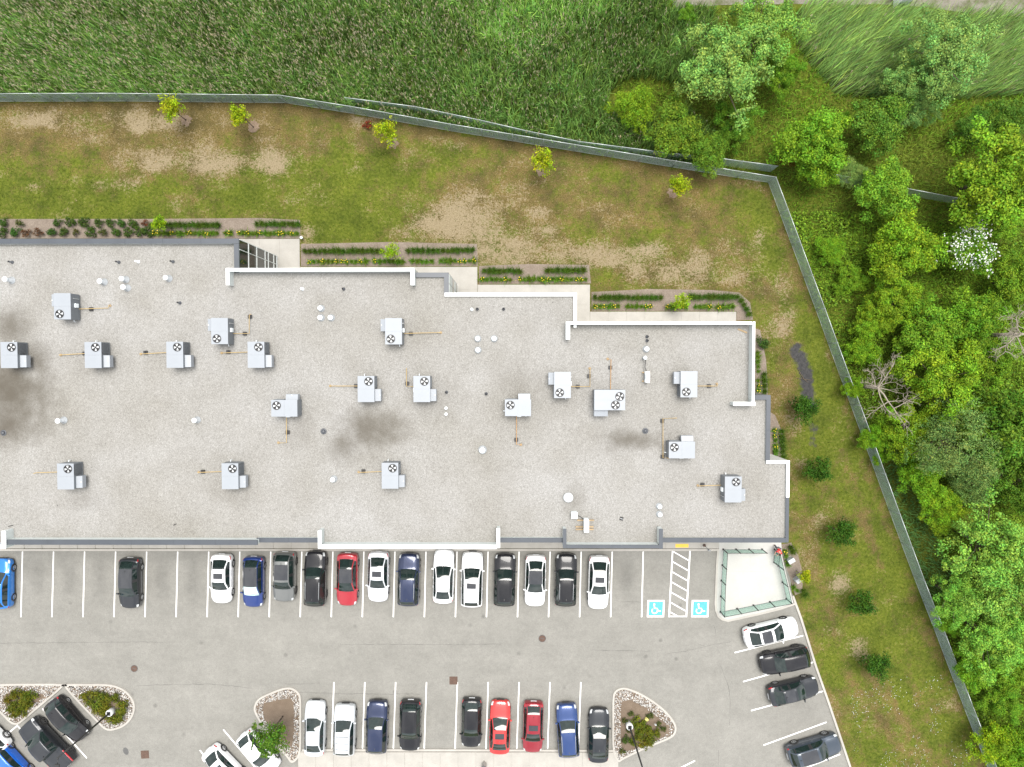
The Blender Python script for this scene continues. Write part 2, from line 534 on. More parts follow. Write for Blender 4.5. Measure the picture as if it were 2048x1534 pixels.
M = {
    'roof': make_roof_mat(), 'asphalt': make_asphalt(), 'lawn': make_lawn(),
    'walk': make_concrete('walk_concrete', (.34,.325,.295)), 'patio': make_concrete('patio_concrete', (.395,.39,.37), .95),
    'kerb': make_concrete('kerb_concrete', (.37,.352,.32)),
    'mulch': make_mulch('mulch', (.185,.15,.12), (.30,.255,.215)), 'dirt': make_mulch('island_soil', (.14,.105,.075), (.23,.18,.135)),
    'straw_ring': make_mulch('tree_mulch', (.18,.13,.09), (.28,.21,.15)),
    'track': make_mulch('gravel_track', (.19,.175,.145), (.31,.295,.265)),
    'leaf': make_leaf('leaf'), 'reed': make_leaf('reed_blade', 0.2, False), 'grassblade': make_leaf('grass_blade', 0.15, False),
    'pebble': attr_mat('river_stone', 0.7),
    'bark': plain('bark', (.10,.078,.055), 0.9, var=.25, bump=.5), 'deadwood': plain('dead_wood', (.27,.235,.19), 0.85, var=.2, bump=.4),
    'white_metal': plain('white_coping', (.80,.82,.82), 0.4, var=.03, scale=.6), 'dark_metal': plain('charcoal_coping', (.052,.060,.072), 0.42, var=.1, scale=.7),
    'inner_flash': plain('membrane_flashing', (.52,.56,.55), 0.5, var=.06), 'wall_light': plain('wall_panel', (.62,.61,.58), 0.6),
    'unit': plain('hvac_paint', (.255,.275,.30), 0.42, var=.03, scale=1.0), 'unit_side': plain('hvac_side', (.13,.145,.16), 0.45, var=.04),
    'coil': plain('coil_fins', (.05,.052,.055), 0.5), 'black': plain('black_plastic', (.015,.015,.016), 0.5),
    'fan_blade': plain('fan_blade', (.55,.57,.58), 0.4), 'galv': plain('galvanised', (.45,.47,.48), 0.4, metal=.6),
    'gas': plain('gas_pipe_yellow', (.36,.26,.115), 0.5, var=.18), 'gas_rust': plain('gas_pipe_rusty', (.36,.21,.09), 0.6, var=.3, scale=9),
    'vent_white': plain('vent_white', (.74,.79,.81), 0.4, var=.03), 'drain': plain('roof_drain', (.075,.08,.09), 0.5),
    'wood': plain('timber', (.30,.22,.13), 0.8, var=.2),
    'line': plain('line_paint', (.78,.78,.77), 0.7, var=.07, scale=6), 'blue_paint': plain('blue_paint', (.07,.32,.52), 0.7, var=.08, scale=5),
    'yellow_tile': plain('yellow_tile', (.72,.42,.05), 0.6), 'rust': plain('cast_iron', (.085,.05,.036), 0.8, var=.25, scale=9),
    'crack': plain('crack_filler', (.10,.097,.09), 0.9), 'patch': plain('asphalt_patch', (.09,.09,.088), 0.9, var=.1),
    'rail_metal': plain('fence_rail', (.50,.54,.54), 0.35, metal=.4), 'post_metal': plain('fence_post', (.24,.29,.285), 0.45),
    'post_black': plain('post_black', (.022,.022,.022), 0.4), 'rail_glass': make_glass_panel(), 'mesh': make_mesh_panel(),
    'glass': plain('window_glass', (.018,.024,.022), 0.04, spec=.7, var=.2, scale=.8), 'frame_white': plain('window_frame', (.66,.69,.68), 0.4),
    'car_glass': plain('car_glass', (.010,.019,.017), 0.03, spec=.6, var=.25, scale=2), 'tyre': plain('tyre', (.018,.018,.018), 0.85),
    'rim': plain('alloy', (.42,.43,.44), 0.3, metal=.7), 'rim_dark': plain('dark_alloy', (.06,.06,.06), 0.35, metal=.5),
    'lamp_clear': plain('headlamp', (.50,.52,.53), 0.08, coat=.6), 'lamp_red': plain('tail_lamp', (.36,.012,.02), 0.12, coat=.6),
    'trim': plain('black_trim', (.02,.02,.021), 0.45), 'plate': plain('plate', (.6,.62,.64), 0.5),
    'shade': plain('sun_shade', (.45,.60,.56), 0.25), 'pano': plain('roof_glass', (.035,.037,.042), 0.06, spec=.6),
    'box_grey': plain('utility_box', (.40,.42,.43), 0.5), 'red_plastic': plain('red_cloth', (.55,.02,.03), 0.8),
    'skin': plain('skin', (.45,.27,.19), 0.6), 'hair': plain('hair', (.03,.02,.015), 0.7), 'denim': plain('trousers', (.05,.055,.07), 0.8),
    'base_conc': plain('pole_base', (.60,.61,.60), 0.7, var=.05), 'pale': plain('pale_stone', (.62,.60,.56), 0.8, var=.1),
}
def paint(name, rgb, metal=0.35, rough=0.32):
    dark = max(rgb) < .05
    m = plain('paint_'+name, rgb, rough, metal=metal, coat=.4 if dark else .75, spec=.3 if dark else .5, var=.02, scale=1.5)
    return m

# ------------------------------------------------------------------ lie of the land
FENCE_N = [(-140,187),(0,187),(230,186.5),(558,190),(700,212.5),(900,248),(1150,289),(1420,333),(1552,354)]
FENCE_E = [(1552,354),(1600,482),(1650,617),(1700,754),(1742,868),(1800,1028),(1850,1163),(1893,1273),(1935,1384),(1975,1488),(2040,1650)]
def fence_y(px):
    return np.interp(px, FB_N[0], FB_N[1])
def fence_x(py):
    return np.interp(py, FB_E[1], FB_E[0])
def to_px(x, y):
    """photo pixel of ground points (vectorised)"""
    Ri = np.array(QC.to_matrix()).T
    v = np.stack([x, y, np.full_like(x, -HC)], -1) @ Ri.T
    return 1024 - v[..., 0]/v[..., 2]*FPX, 767 + v[..., 1]/v[..., 2]*FPX

_w = [P(a, b, 1.85) for a, b in FENCE_N]; FB_N = to_px(np.array([p.x for p in _w]), np.array([p.y for p in _w]))
_w = [P(a, b, 1.85) for a, b in FENCE_E]; FB_E = to_px(np.array([p.x for p in _w]), np.array([p.y for p in _w]))
BARE = [(150,235,210,22,.55),(300,240,60,22,.4),(330,300,90,35,.5),(160,262,60,25,.3),(440,322,140,28,.75),(560,322,60,30,.5),(880,440,95,45,.95),(985,480,70,65,.95),
        (760,240,120,20,.25),(1010,315,60,20,.35),(1390,545,80,28,.95),(1100,510,120,40,.55),(1240,520,70,40,.5),(1530,555,40,70,.6),
        (1575,640,22,60,.75),(1060,375,80,25,.4),(1460,495,80,25,.45),(1330,560,60,20,.4),(1520,470,10,25,.7),(1682,1172,24,28,1.5),(1605,920,20,30,.6),
        (1640,1050,16,40,.6),(1717,1296,25,27,1.6),(30,230,60,30,.3),(620,480,30,20,.2),(1585,1090,30,90,.35),(1540,700,30,60,.3),(1590,1240,6,6,.7),
        (1655,1257,12,14,.8),(1680,1265,10,10,.7),(1840,1200,14,50,.35),(1910,1430,20,60,.35),(1590,850,25,50,.4)]
BARE2 = [(1080,480,260,75,.32),(160,240,260,38,.28),(440,315,200,38,.25),(1300,520,150,45,.25),(560,250,90,25,.25)] + [(float(RNG.uniform(0,1520)), float(RNG.uniform(215,560)), float(RNG.uniform(8,40)), float(RNG.uniform(5,16)), float(RNG.uniform(.2,.6))) for _ in range(110)]
TRACKS = [((1685,900),(1760,1130),.30),((1690,1340),(1830,1534),.30),((1730,1340),(1880,1534),.30),((1530,560),(1600,720),.25)]
def ground_fields(x, y):
    px, py = to_px(x, y)
    wild = ((py < fence_y(px)-1) & (px < 1540)) | ((px > fence_x(py)+1) & (py >= 360)) | ((py < 360) & (px >= 1536))
    n = fbm(px, py, 1/130.0); n2 = fbm(px+900, py+300, 1/45.0)
    n3 = fbm(px*.35+77, py+40, 1/22.0)
    dry = 0.60 + 0.7*(n-0.5) + 0.5*(n2-0.5) + .5*(n3-.5)
    g = np.exp(-((py-(395+25*np.sin(px/140.0)))/62.0)**2) * (1/(1+np.exp((px-760)/60.0)))
    dry = dry - 0.40*g*(0.5+0.9*n2)
    dry = dry + 0.16*np.exp(-((py-265)/55.0)**2)*(px < 620)
    for gx, gy, rx, ry, s in [(700,450,90,35,.45),(860,330,110,30,.25),(1295,490,45,25,.4),(1500,390,55,45,.45),(1545,470,45,70,.3),(1660,780,40,90,.6),(1700,900,60,80,.35),
                              (1740,1000,60,120,.15),(1760,1320,70,200,.25),(1640,680,30,60,.4),(1530,700,30,70,.3),(880,300,40,25,.35),(1210,340,80,25,.2),(640,480,40,60,.4)]:
        dry = dry - s*np.exp(-((px-gx)/rx)**2 - ((py-gy)/ry)**2)
    east = 1/(1+np.exp(-(px-1585)/25.0))
    dry = dry + .22*np.exp(-((px-1120)/300)**2-((py-450)/95)**2) + .75*east*(fbm((px*.93-py*.37)/9.0, (px*.37+py*.93)/140.0, 1.0, 3)-.5)
    dry = dry - 0.16*east
    bare = 0.06 + 0.8*(n2-0.5) + .35*(n-.5) + .5*(n3-.5)
    for gx, gy, rx, ry, s in BARE + BARE2:
        bare = bare + s*0.60*np.exp(-((px-gx)/rx)**2 - ((py-gy)/ry)**2)
    for (ax, ay), (bx, by), s in TRACKS:
        t = np.clip(((px-ax)*(bx-ax)+(py-ay)*(by-ay))/((bx-ax)**2+(by-ay)**2), 0, 1)
        d2 = (px-ax-t*(bx-ax))**2 + (py-ay-t*(by-ay))**2
        dry = dry + s*1.3*np.exp(-d2/90.0)
    fd = np.minimum(np.abs(py-fence_y(px)-6)+1e3*(px>1545), np.abs(px-fence_x(py)+7)+1e3*(py<365))
    dry = dry + .30*np.exp(-(fd/13.0)**2)
    mud = 0.0*px
    for t in np.linspace(0, 1, 9):
        cx = 1592+ 34*t + 6*math.sin(5*t); cy = 700+110*t
        mud = np.maximum(mud, 0.98*np.exp(-((px-cx)/17)**2-((py-cy)/17)**2))
    mud = np.maximum(mud, 0.6*np.exp(-((px-1626)/13)**2-((py-868)/40)**2))
    mead = np.exp(-((px-1850)/130)**2-((py-330)/50)**2)*.45 + np.exp(-((px-1560)/60)**2-((py-250)/70)**2)*.25
    dry = np.where(wild, 0.02+0.3*(n-0.5)+.4*mead, dry)
    bare = np.where(wild, -0.3 + .9*np.exp(-((px-1250)/60)**2-((py-200)/30)**2)*0, bare)
    return dry, bare, np.where(wild, 0, mud), wild

gx = np.concatenate([[-500.0], np.arange(-56, 56.01, 0.42), [500.0]])
gy = np.concatenate([[-500.0], np.arange(-44, 44.01, 0.42), [500.0]])
GX, GY = np.meshgrid(gx, gy, indexing='ij')
nx_, ny_ = GX.shape
dry_, bare_, mud_, wild_ = ground_fields(np.clip(GX, -60, 60).ravel(), np.clip(GY, -48, 48).ravel())
gz = np.zeros(GX.size)
idx = np.arange(nx_*ny_).reshape(nx_, ny_)
gf = np.stack([idx[:-1,:-1], idx[1:,:-1], idx[1:,1:], idx[:-1,1:]], -1).reshape(-1, 4)
ground = bpy.data.objects.new('ground', np_mesh('ground', np.stack([GX.ravel(), GY.ravel(), gz], -1), gf, M['lawn'], extra={'dry': dry_, 'bare': bare_, 'mud': mud_}))
link(ground); tag(ground, 'patchy green and straw coloured lawn and meadow ground', kind='structure')

def pp(lst, z=0.0):
    return [P(a, b, z) for a, b in lst]

# ------------------------------------------------------------------ car park
LOT_E = [(1583,1184),(1592,1205),(1602,1238),(1612,1270),(1632,1335),(1655,1400),(1678,1468),(1700,1534),(1725,1610)]
lot_poly = [(-200,1099)] + [(1578,1099)] + LOT_E + [(-200,1610)]
parking_lot = MB().sheet(pp(lot_poly, .02), .02).build('parking_lot', M['asphalt'])
tag(parking_lot, 'worn light grey asphalt car park with white stall lines', kind='structure')

def strip(px0, px1, w, z, name, mat, parent):
    a, b = P(*px0, 0), P(*px1, 0)
    d = (b-a).normalized(); n = Vector((-d.y, d.x, 0))*w/2
    o = MB().add([(a-n).to_tuple(), (b-n).to_tuple(), (b+n).to_tuple(), (a+n).to_tuple()], [(0,1,2,3)])
    o.v = [(x, y, z) for x, y, _ in o.v]
    ob = o.build(name, mat, parent)
    if ob.data.polygons[0].normal.z < 0: ob.data.flip_normals()
    return ob

LZ = .026
for i in range(-2, 21):
    x = 42.2 + 62.05*i
    strip((x+3.2 - .0, 1103), (x, 1234), .105, LZ, 'stall_line', M['line'], parking_lot)
for k in range(9):
    x = 668 + 61.7*k
    strip((x, 1364), (x-4.6, 1497), .105, LZ, 'stall_line', M['line'], parking_lot)
for a, b in [((1469,1305),(1606,1271)),((1486,1363),(1627,1324)),((1502,1421),(1650,1381)),((1527,1490),(1653,1444)),((1352,1540),(1390,1521)),((1550,1560),(1680,1508)),
             ((149,1488),(174,1516)),((85,1417),(149,1488)),((-6,1486),(36,1450)),((447,1459),(512,1536)),((400,1500),(432,1538)),((36,1452),(110,1536))]:
    strip(a, b, .11, LZ, 'stall_line', M['line'], parking_lot)
# cross-hatched aisle between the two accessible stalls
strip((1345,1102),(1338,1234), .125, LZ, 'aisle_line', M['line'], parking_lot)
strip((1380,1100),(1372.5,1234), .125, LZ, 'aisle_line', M['line'], parking_lot)
strip((1339.5,1232.6),(1371,1232.6), .105, LZ+.004, 'aisle_line', M['line'], parking_lot)
for k in range(6):
    y = 1103 + 20.3*k
    xl = 1346.5 - 7*(y-1102)/132
    strip((xl, y), (xl+30.5, y+17.5), .10, LZ+.002, 'aisle_bar', M['line'], parking_lot)
strip((1340.5, 1224), (1354, 1231.4), .10, LZ+.002, 'aisle_bar', M['line'], parking_lot)

def wheelchair(cx, cy):
    h = 14.0
    sk = -0.045
    q = lambda a, b: P(cx+a*h+sk*b*h, cy+b*h, 0)
    MB().sheet([q(-1.22,-1.22), q(1.22,-1.22), q(1.22,1.22), q(-1.22,1.22)], LZ+.002).build('painted_border', M['line'], parking_lot)
    MB().sheet([q(-1,-1), q(1,-1), q(1,1), q(-1,1)], LZ+.006).build('painted_square', M['blue_paint'], parking_lot)
    sy = MB()
    z = LZ+.010
    sy.sheet([q(-.25+.14*math.cos(a), -.62+.15*math.sin(a)) for a in np.linspace(0, 2*math.pi, 13)[:-1]], z)
    sy.sheet([q(-.34,-.5), q(-.17,-.5), q(-.10,-.12), q(.22,-.10), q(.42,.28), q(.72,.28), q(.74,.42), q(.34,.44), q(.14,.04), q(-.26,.02)], z+.001)
    ang = np.linspace(-1.9, 2.3, 20) + math.pi*0.5
    outer = [q(-.15+.46*math.cos(a), .30+.46*math.sin(a)) for a in ang]
    inner = [q(-.15+.30*math.cos(a), .30+.30*math.sin(a)) for a in ang]
    n = len(ang)
    vs = [(p.x,p.y,z-.001) for p in outer] + [(p.x,p.y,z-.001) for p in inner]
    sy.add(vs, [(i+1, i, n+i, n+i+1) for i in range(n-1)])
    o = sy.build('wheelchair_symbol', M['line'], parking_lot)
    for pg in o.data.polygons:
        if pg.normal.z < 0: pg.flip()
wheelchair(1311.5, 1217)
wheelchair(1400, 1217)

def ribbon(pts, w, z, name, mat, parent):
    pts = [P(*p, 0) for p in pts]
    fine = []
    for a, b in zip(pts[:-1], pts[1:]):
        k = max(2, int((b-a).length/.35))
        for i in range(k):
            q = a.lerp(b, i/k)
            fine.append(q + Vector((random.uniform(-.035,.035), random.uniform(-.035,.035), 0)))
    fine.append(pts[-1])
    vs, fs = [], []
    for i, p in enumerate(fine):
        d = (fine[min(i+1,len(fine)-1)]-fine[max(i-1,0)]).normalized()
        n = Vector((-d.y, d.x, 0))*w*random.uniform(.25,.8)
        vs += [(p.x-n.x, p.y-n.y, z), (p.x+n.x, p.y+n.y, z)]
        if i: fs.append((2*i-2, 2*i, 2*i+1, 2*i-1))
    o = MB().add(vs, fs).build(name, mat, parent)
    if o.data.polygons[0].normal.z < 0: o.data.flip_normals()
    return o
for pts in [[(0,1286),(120,1285),(240,1284),(327,1284)], [(270,1371),(330,1369),(420,1368),(505,1376)], [(680,1289),(800,1288),(900,1289),(1010,1288)],
            [(1330,1308),(1370,1302),(1420,1290),(1462,1283)], [(1440,1330),(1456,1370),(1461,1400),(1459,1450)], [(1395,1287),(1410,1292)],
            [(1240,1203),(1280,1204)], [(1428,1250),(1432,1272)], [(1180,1300),(1300,1302)], [(600,1384),(665,1387),(840,1388)],
            [(1437,1500),(1436,1530)], [(570,1368),(640,1366)]]:
    ribbon(pts, .026, .024, 'crack', M['crack'], parking_lot)

def iron_cover(px, py, r, label):
    c = P(px, py, .02)
    o = thing('manhole_cover', c, label, 'manhole', 'round iron covers in the driving lane')
    MB().lathe([(r*1.12,.001),(r*1.12,.012),(r*1.0,.014),(r*1.0,.006)], (0,0,0), 20).build('rim', M['patch'], o, world=False)
    MB().lathe([(r*.97,.002),(r*.97,.016)], (0,0,0), 20).build('lid', M['rust'], o, world=False)
    MB().box(-r*.5,-.02,.017,r*.5,.02,.022).build('lifting_bar', M['patch'], o, world=False)
iron_cover(1084.5, 1277, .30, 'brown round manhole cover in the lane below the accessible stalls')
iron_cover(268.5, 1337, .29, 'pale brown round manhole cover above the gravel planting island')
def drain_grate(px, py, rz, label):
    c = P(px, py, .02)
    o = thing('catch_basin', c, label, 'storm drain', 'square iron drains in the asphalt', rz)
    MB().box(-.36,-.36,.001,.36,.36,.010).build('frame', M['rust'], o, world=False)
    for s in (-1, 1):
        MB().box(-.31,s*.17-.14,.011,.31,s*.17+.14,.022).build('grate', M['rust'], o, world=False)
drain_grate(907, 1361, 0, 'square brown drain grate at the end of a stall line')
drain_grate(290, 1509, math.radians(3), 'square brown drain grate beside a round asphalt patch')
MB().sheet([P(252+5.5*math.cos(a)+1.5*math.sin(a), 1502+7.5*math.sin(a), 0) for a in np.linspace(0, 2*math.pi, 15)[:-1]], .025).build('asphalt_patch', M['patch'], parking_lot)

# ------------------------------------------------------------------ pavements
def slabs(root, x0, y0, x1, y1, nxs, nys, z1, gap=.012, mat=None, z0=0.0):
    """concrete bays with open joints between; photo pixels at height z1"""
    for i in range(nxs):
        for j in range(nys):
            a = P(x0+(x1-x0)*i/nxs, y0+(y1-y0)*j/nys, z1); b = P(x0+(x1-x0)*(i+1)/nxs, y0+(y1-y0)*(j+1)/nys, z1)
            MB().box(min(a.x,b.x)+gap, min(a.y,b.y)+gap, z0, max(a.x,b.x)-gap, max(a.y,b.y)-gap, z1 - random.uniform(0,.003)).build('paving_slab', mat or M['walk'], root)
walk_n = MB()
for r in [(300,477.5,600,600),(600,533.5,955,640),(955,569,1180,690),(1180,623,1472,720)]:
    a, b = P(r[0], r[1], .09), P(r[2], r[3], .09)
    walk_n.box(a.x+.02, b.y+.02, .001, b.x-.02, a.y-.02, .092)
walk_north = tag(walk_n.build('rear_pavement', M['kerb']), kind='structure')
slabs(walk_north, 440, 477.5, 600, 545, 4, 1, .12, z0=.093); slabs(walk_north, 440, 545, 600, 600, 4, 1, .12, z0=.093)
slabs(walk_north, 600, 533.5, 955, 580, 10, 1, .12, z0=.093); slabs(walk_north, 600, 580, 955, 640, 10, 1, .12, z0=.093)
slabs(walk_north, 955, 569, 1180, 610, 6, 1, .12, z0=.093); slabs(walk_north, 955, 610, 1180, 660, 6, 1, .12, z0=.093)
slabs(walk_north, 1180, 623, 1472, 660, 8, 1, .12, z0=.093); slabs(walk_north, 1180, 660, 1472, 700, 8, 1, .12, z0=.093)

a, b = P(-200, 1000, .09), P(1438, 1097, .09)
front_walk = tag(MB().box(a.x, b.y, .001, b.x, a.y, .092).build('front_pavement', M['kerb']), kind='structure')
slabs(front_walk, -130, 1060, 1438, 1097, 44, 1, .13, z0=.093)
slabs(front_walk, -130, 1010, 1438, 1060, 22, 1, .13, z0=.093)
def kerb(pts, w, z1, name='kerb', z0=0.001, mat=None):
    """kerb drawn along its centre line, one piece"""
    pts = [P(*p, z1) for p in pts]
    vs, fs = [], []
    for i, p in enumerate(pts):
        d = (pts[min(i+1,len(pts)-1)]-pts[max(i-1,0)]).normalized()
        n = Vector((-d.y, d.x, 0))*w/2
        vs += [(p.x-n.x,p.y-n.y,z0),(p.x+n.x,p.y+n.y,z0),(p.x+n.x*.85,p.y+n.y*.85,z1),(p.x-n.x*.85,p.y-n.y*.85,z1)]
        if i:
            o = 4*(i-1)
            fs += [(o+3,o+7,o+6,o+2),(o,o+4,o+7,o+3),(o+1,o+2,o+6,o+5)]
    n = len(pts)*4
    fs += [(0,3,2,1),(n-4,n-3,n-2,n-1)]
    o = MB().add(vs, fs).build(name, mat or M['kerb'])
    o.data.validate()
    import bmesh
    bm = bmesh.new(); bm.from_mesh(o.data); bmesh.ops.recalc_face_normals(bm, faces=bm.faces); bm.to_mesh(o.data); bm.free()
    return tag(o, kind='structure')
kerb([(-200,1100),(400,1100),(900,1100),(1438,1100)], .20, .14, 'front_kerb')
kerb([(1586,1192),(1602,1236),(1612,1268),(1632,1333),(1655,1398),(1678,1466),(1700,1532),(1725,1608)], .22, .14, 'edge_kerb')

# terrace with glass balustrade
TER = [(1438,1050),(1438,1098),(1435,1130),(1433.5,1170),(1432.5,1207),(1434,1220),(1438,1231),(1445,1237),(1456,1240),(1475,1236),(1520,1226),(1560,1216),(1587,1206),(1581,1184),(1571,1142),(1564,1110),(1560,1040)]
terrace = tag(MB().prism(pp(TER, .13), .001, .13).build('terrace', M['patio']), kind='structure')
kerb([(1436.5,1098),(1434,1130),(1432.5,1170),(1431,1207),(1432.5,1221),(1437,1233),(1444.5,1239),(1456,1242),(1475,1238),(1520,1228),(1560,1218),(1590,1208)], .20, .145, 'terrace_kerb')
slabs(terrace, 1449, 1105, 1553, 1143, 2, 1, .142, z0=.131, mat=M['patio'])
slabs(terrace, 1447, 1143, 1560, 1190, 2, 1, .142, z0=.131, mat=M['patio'])

# walk at the lower edge
a, b = P(596, 1503, .09), P(1236, 1640, .09)
lower_walk = tag(MB().box(a.x, b.y, .001, b.x, a.y, .092).build('lower_pavement', M['kerb']), kind='structure')
slabs(lower_walk, 596, 1505, 1236, 1548, 18, 1, .13, z0=.093)
slabs(lower_walk, 596, 1548, 1236, 1640, 18, 2, .13, z0=.093)
kerb([(604,1500.5),(800,1500.5),(1000,1501),(1226,1502)], .20, .14, 'lower_kerb')
tile = tag(MB().box(*(P(1351,1095,.14).to_tuple()[:2]), .131, *(P(1377,1088,.14).to_tuple()[:2]), .142).build('tactile_plate', M['yellow_tile'], front_walk))

# ------------------------------------------------------------------ planting islands
def smooth_loop(pts, k=4):
    n = len(pts); out = []
    for i in range(n):
        p0, p1, p2, p3 = [np.array(pts[(i+j-1) % n], float) for j in range(4)]
        for t in np.arange(k)/k:
            out.append(tuple(0.5*((2*p1)+(-p0+p2)*t+(2*p0-5*p1+4*p2-p3)*t*t+(-p0+3*p1-3*p2+p3)*t**3)))
    return out
def inside(poly, x, y):
    r = np.zeros(np.shape(x), bool); n = len(poly); j = n-1
    for i in range(n):
        xi, yi = poly[i][0], poly[i][1]; xj, yj = poly[j][0], poly[j][1]
        c = ((yi > y) != (yj > y)) & (x < (xj-xi)*(y-yi)/((yj-yi) if yj != yi else 1e-9)+xi)
        r ^= c; j = i
    return r
def pebbles(poly_px, hole_px, dens, name, label):
    W = pp(poly_px); Hh = [pp(h) for h in hole_px]
    xs = [p.x for p in W]; ys = [p.y for p in W]
    n = int((max(xs)-min(xs))*(max(ys)-min(ys))*dens)
    x = RNG.uniform(min(xs), max(xs), n); y = RNG.uniform(min(ys), max(ys), n)
    k = inside(W, x, y)
    for h in Hh: k &= ~inside(h, x, y)
    x, y = x[k], y[k]; n = len(x)
    r = RNG.uniform(.035, .085, n)
    base = np.array([(1,0,0),(0,1,0),(-1,0,0),(0,-1,0),(0,0,.7),(0,0,-.5)], float)
    a = RNG.uniform(0, 6.28, n)
    sc = RNG.uniform(.6, 1.1, (n, 3))*r[:, None]
    v = base[None]*sc[:, None, :]
    ca, sa = np.cos(a)[:, None], np.sin(a)[:, None]
    vx = v[..., 0]*ca - v[..., 1]*sa; vy = v[..., 0]*sa + v[..., 1]*ca
    z0 = RNG.uniform(.075, .12, n)
    V = np.stack([vx + x[:, None], vy + y[:, None], v[..., 2] + z0[:, None]], -1).reshape(-1, 3)
    F = np.array([(0,1,4),(1,2,4),(2,3,4),(3,0,4),(1,0,5),(2,1,5),(3,2,5),(0,3,5)])
    F = (F[None] + (np.arange(n)*6)[:, None, None]).reshape(-1, 3)
    pal = np.array([(.62,.60,.57),(.52,.50,.47),(.42,.41,.39),(.30,.28,.26),(.16,.15,.145),(.40,.30,.22),(.70,.69,.67)])
    C = pal[RNG.choice(7, n, p=[.25,.2,.14,.12,.12,.07,.10])]*RNG.uniform(.85, 1.1, (n, 1))
    o = bpy.data.objects.new(name, np_mesh(name, V, F, M['pebble'], np.repeat(C, 6, 0)))
    link(o)
    return tag(o, label, kind='stuff')
def island(pts, soil, name, plabel):
    loop = smooth_loop(pts, 4)
    c = np.mean(np.array(loop), 0)
    MBk = MB()
    W = pp(loop, .14); n = len(W)
    inner = []
    for i in range(n):
        d = (W[(i+1) % n]-W[i-1]).normalized()
        nn = Vector((-d.y, d.x, 0))
        if (P(*c, 0)-W[i]).dot(nn) < 0 and False: nn = -nn
        inner.append((W[i], nn))
    area = sum(W[i].x*W[(i+1)%n].y-W[(i+1)%n].x*W[i].y for i in range(n))
    sg = 1 if area > 0 else -1
    vs, fs = [], []
    for p, nn in inner:
        q = p + nn*sg*.20; q2 = p + nn*sg*.03
        vs += [(p.x,p.y,.021),(q2.x,q2.y,.15),(q.x,q.y,.15),(q.x,q.y,.06)]
    for i in range(n):
        a0, b0 = 4*i, 4*((i+1) % n)
        for k in range(3):
            f = (a0+k, b0+k, b0+k+1, a0+k+1)
            fs.append(f if sg > 0 else f[::-1])
    ko = tag(MB().add(vs, fs).build('island_kerb', M['kerb']), kind='structure')
    bed = tag(MB().sheet([p + nn*sg*.17 for p, nn in inner], .07).build('island_bed', M['dirt']), kind='structure')
    ip = [(p + nn*sg*.2) for p, nn in inner]
    ipx = [tuple(float(v) for v in to_px(np.array(p.x), np.array(p.y))) for p in ip]
    pebbles(ipx, [smooth_loop(s, 3) for s in soil], 170, 'gravel', plabel)
island([(-30,1372),(0,1368),(60,1367),(124,1368),(122,1378),(80,1414),(42,1446),(30,1450),(18,1445),(0,1427),(-30,1400)],
       [[(12,1388),(45,1380),(80,1387),(90,1393),(62,1412),(45,1428),(28,1430),(18,1415),(8,1402)]], 'island', 'white and brown river stones filling the planted island at the corner')
island([(130,1372),(132,1368),(180,1367.5),(222,1369),(250,1380),(267,1400),(270,1420),(262,1440),(245,1455),(222,1462),(207,1458),(190,1441),(160,1410),(133,1380)],
       [[(166,1388),(195,1382),(230,1392),(252,1404),(250,1425),(238,1440),(215,1442),(195,1425),(175,1408)]], 'island', 'white and brown river stones in the rounded island with the concrete pole base')
island([(508,1424),(509,1408),(518,1396),(540,1385),(565,1376),(582,1375),(596,1383),(602.5,1398),(603,1440),(602,1500),(594,1520),(582,1526),(572,1514),(550,1488),(525,1455)],
       [[(526,1412),(545,1402),(575,1396),(588,1405),(588,1450),(585,1490),(572,1484),(550,1460),(532,1440)]], 'island', 'river stones around brown soil in the island with the broad green tree')
island([(1225,1500),(1224,1440),(1224.5,1400),(1228,1384),(1240,1376),(1256,1376),(1285,1388),(1315,1407),(1340,1430),(1353,1452),(1351,1468),(1338,1479),(1290,1499),(1250,1518),(1236,1524)],
       [[(1243,1405),(1262,1400),(1290,1415),(1318,1435),(1336,1452),(1334,1466),(1310,1482),(1280,1492),(1245,1500),(1241,1450)]], 'island', 'river stones ringing the soil island with the yellow shrub')

# planting beds and mulch rings
beds = []
for nm, poly in [('bed', [(-140,438),(300,438),(520,436),(600,440),(601,477),(-140,477)]), ('bed', [(602,488),(780,484),(954,488),(956,532.5),(602,532.5)]),
                 ('bed', [(958,532),(1060,528),(1178,530),(1182,567),(958,568)]), ('bed', [(1183,584),(1300,578),(1420,580),(1478,585),(1500,605),(1506,640),(1473,641),(1473,622),(1183,622)]),
                 ('bed', [(1490,650),(1520,660),(1532,720),(1536,790),(1490,790)]), ('bed', [(1500,800),(1550,830),(1567,870),(1570,925),(1500,925)]),
                 ('bed', [(1555,1090),(1582,1085),(1596,1110),(1606,1150),(1604,1185),(1590,1190),(1578,1150)])]:
    beds.append(tag(MB().sheet(pp(smooth_loop(poly, 1)), .028).build('planting_bed', M['mulch']), kind='structure'))
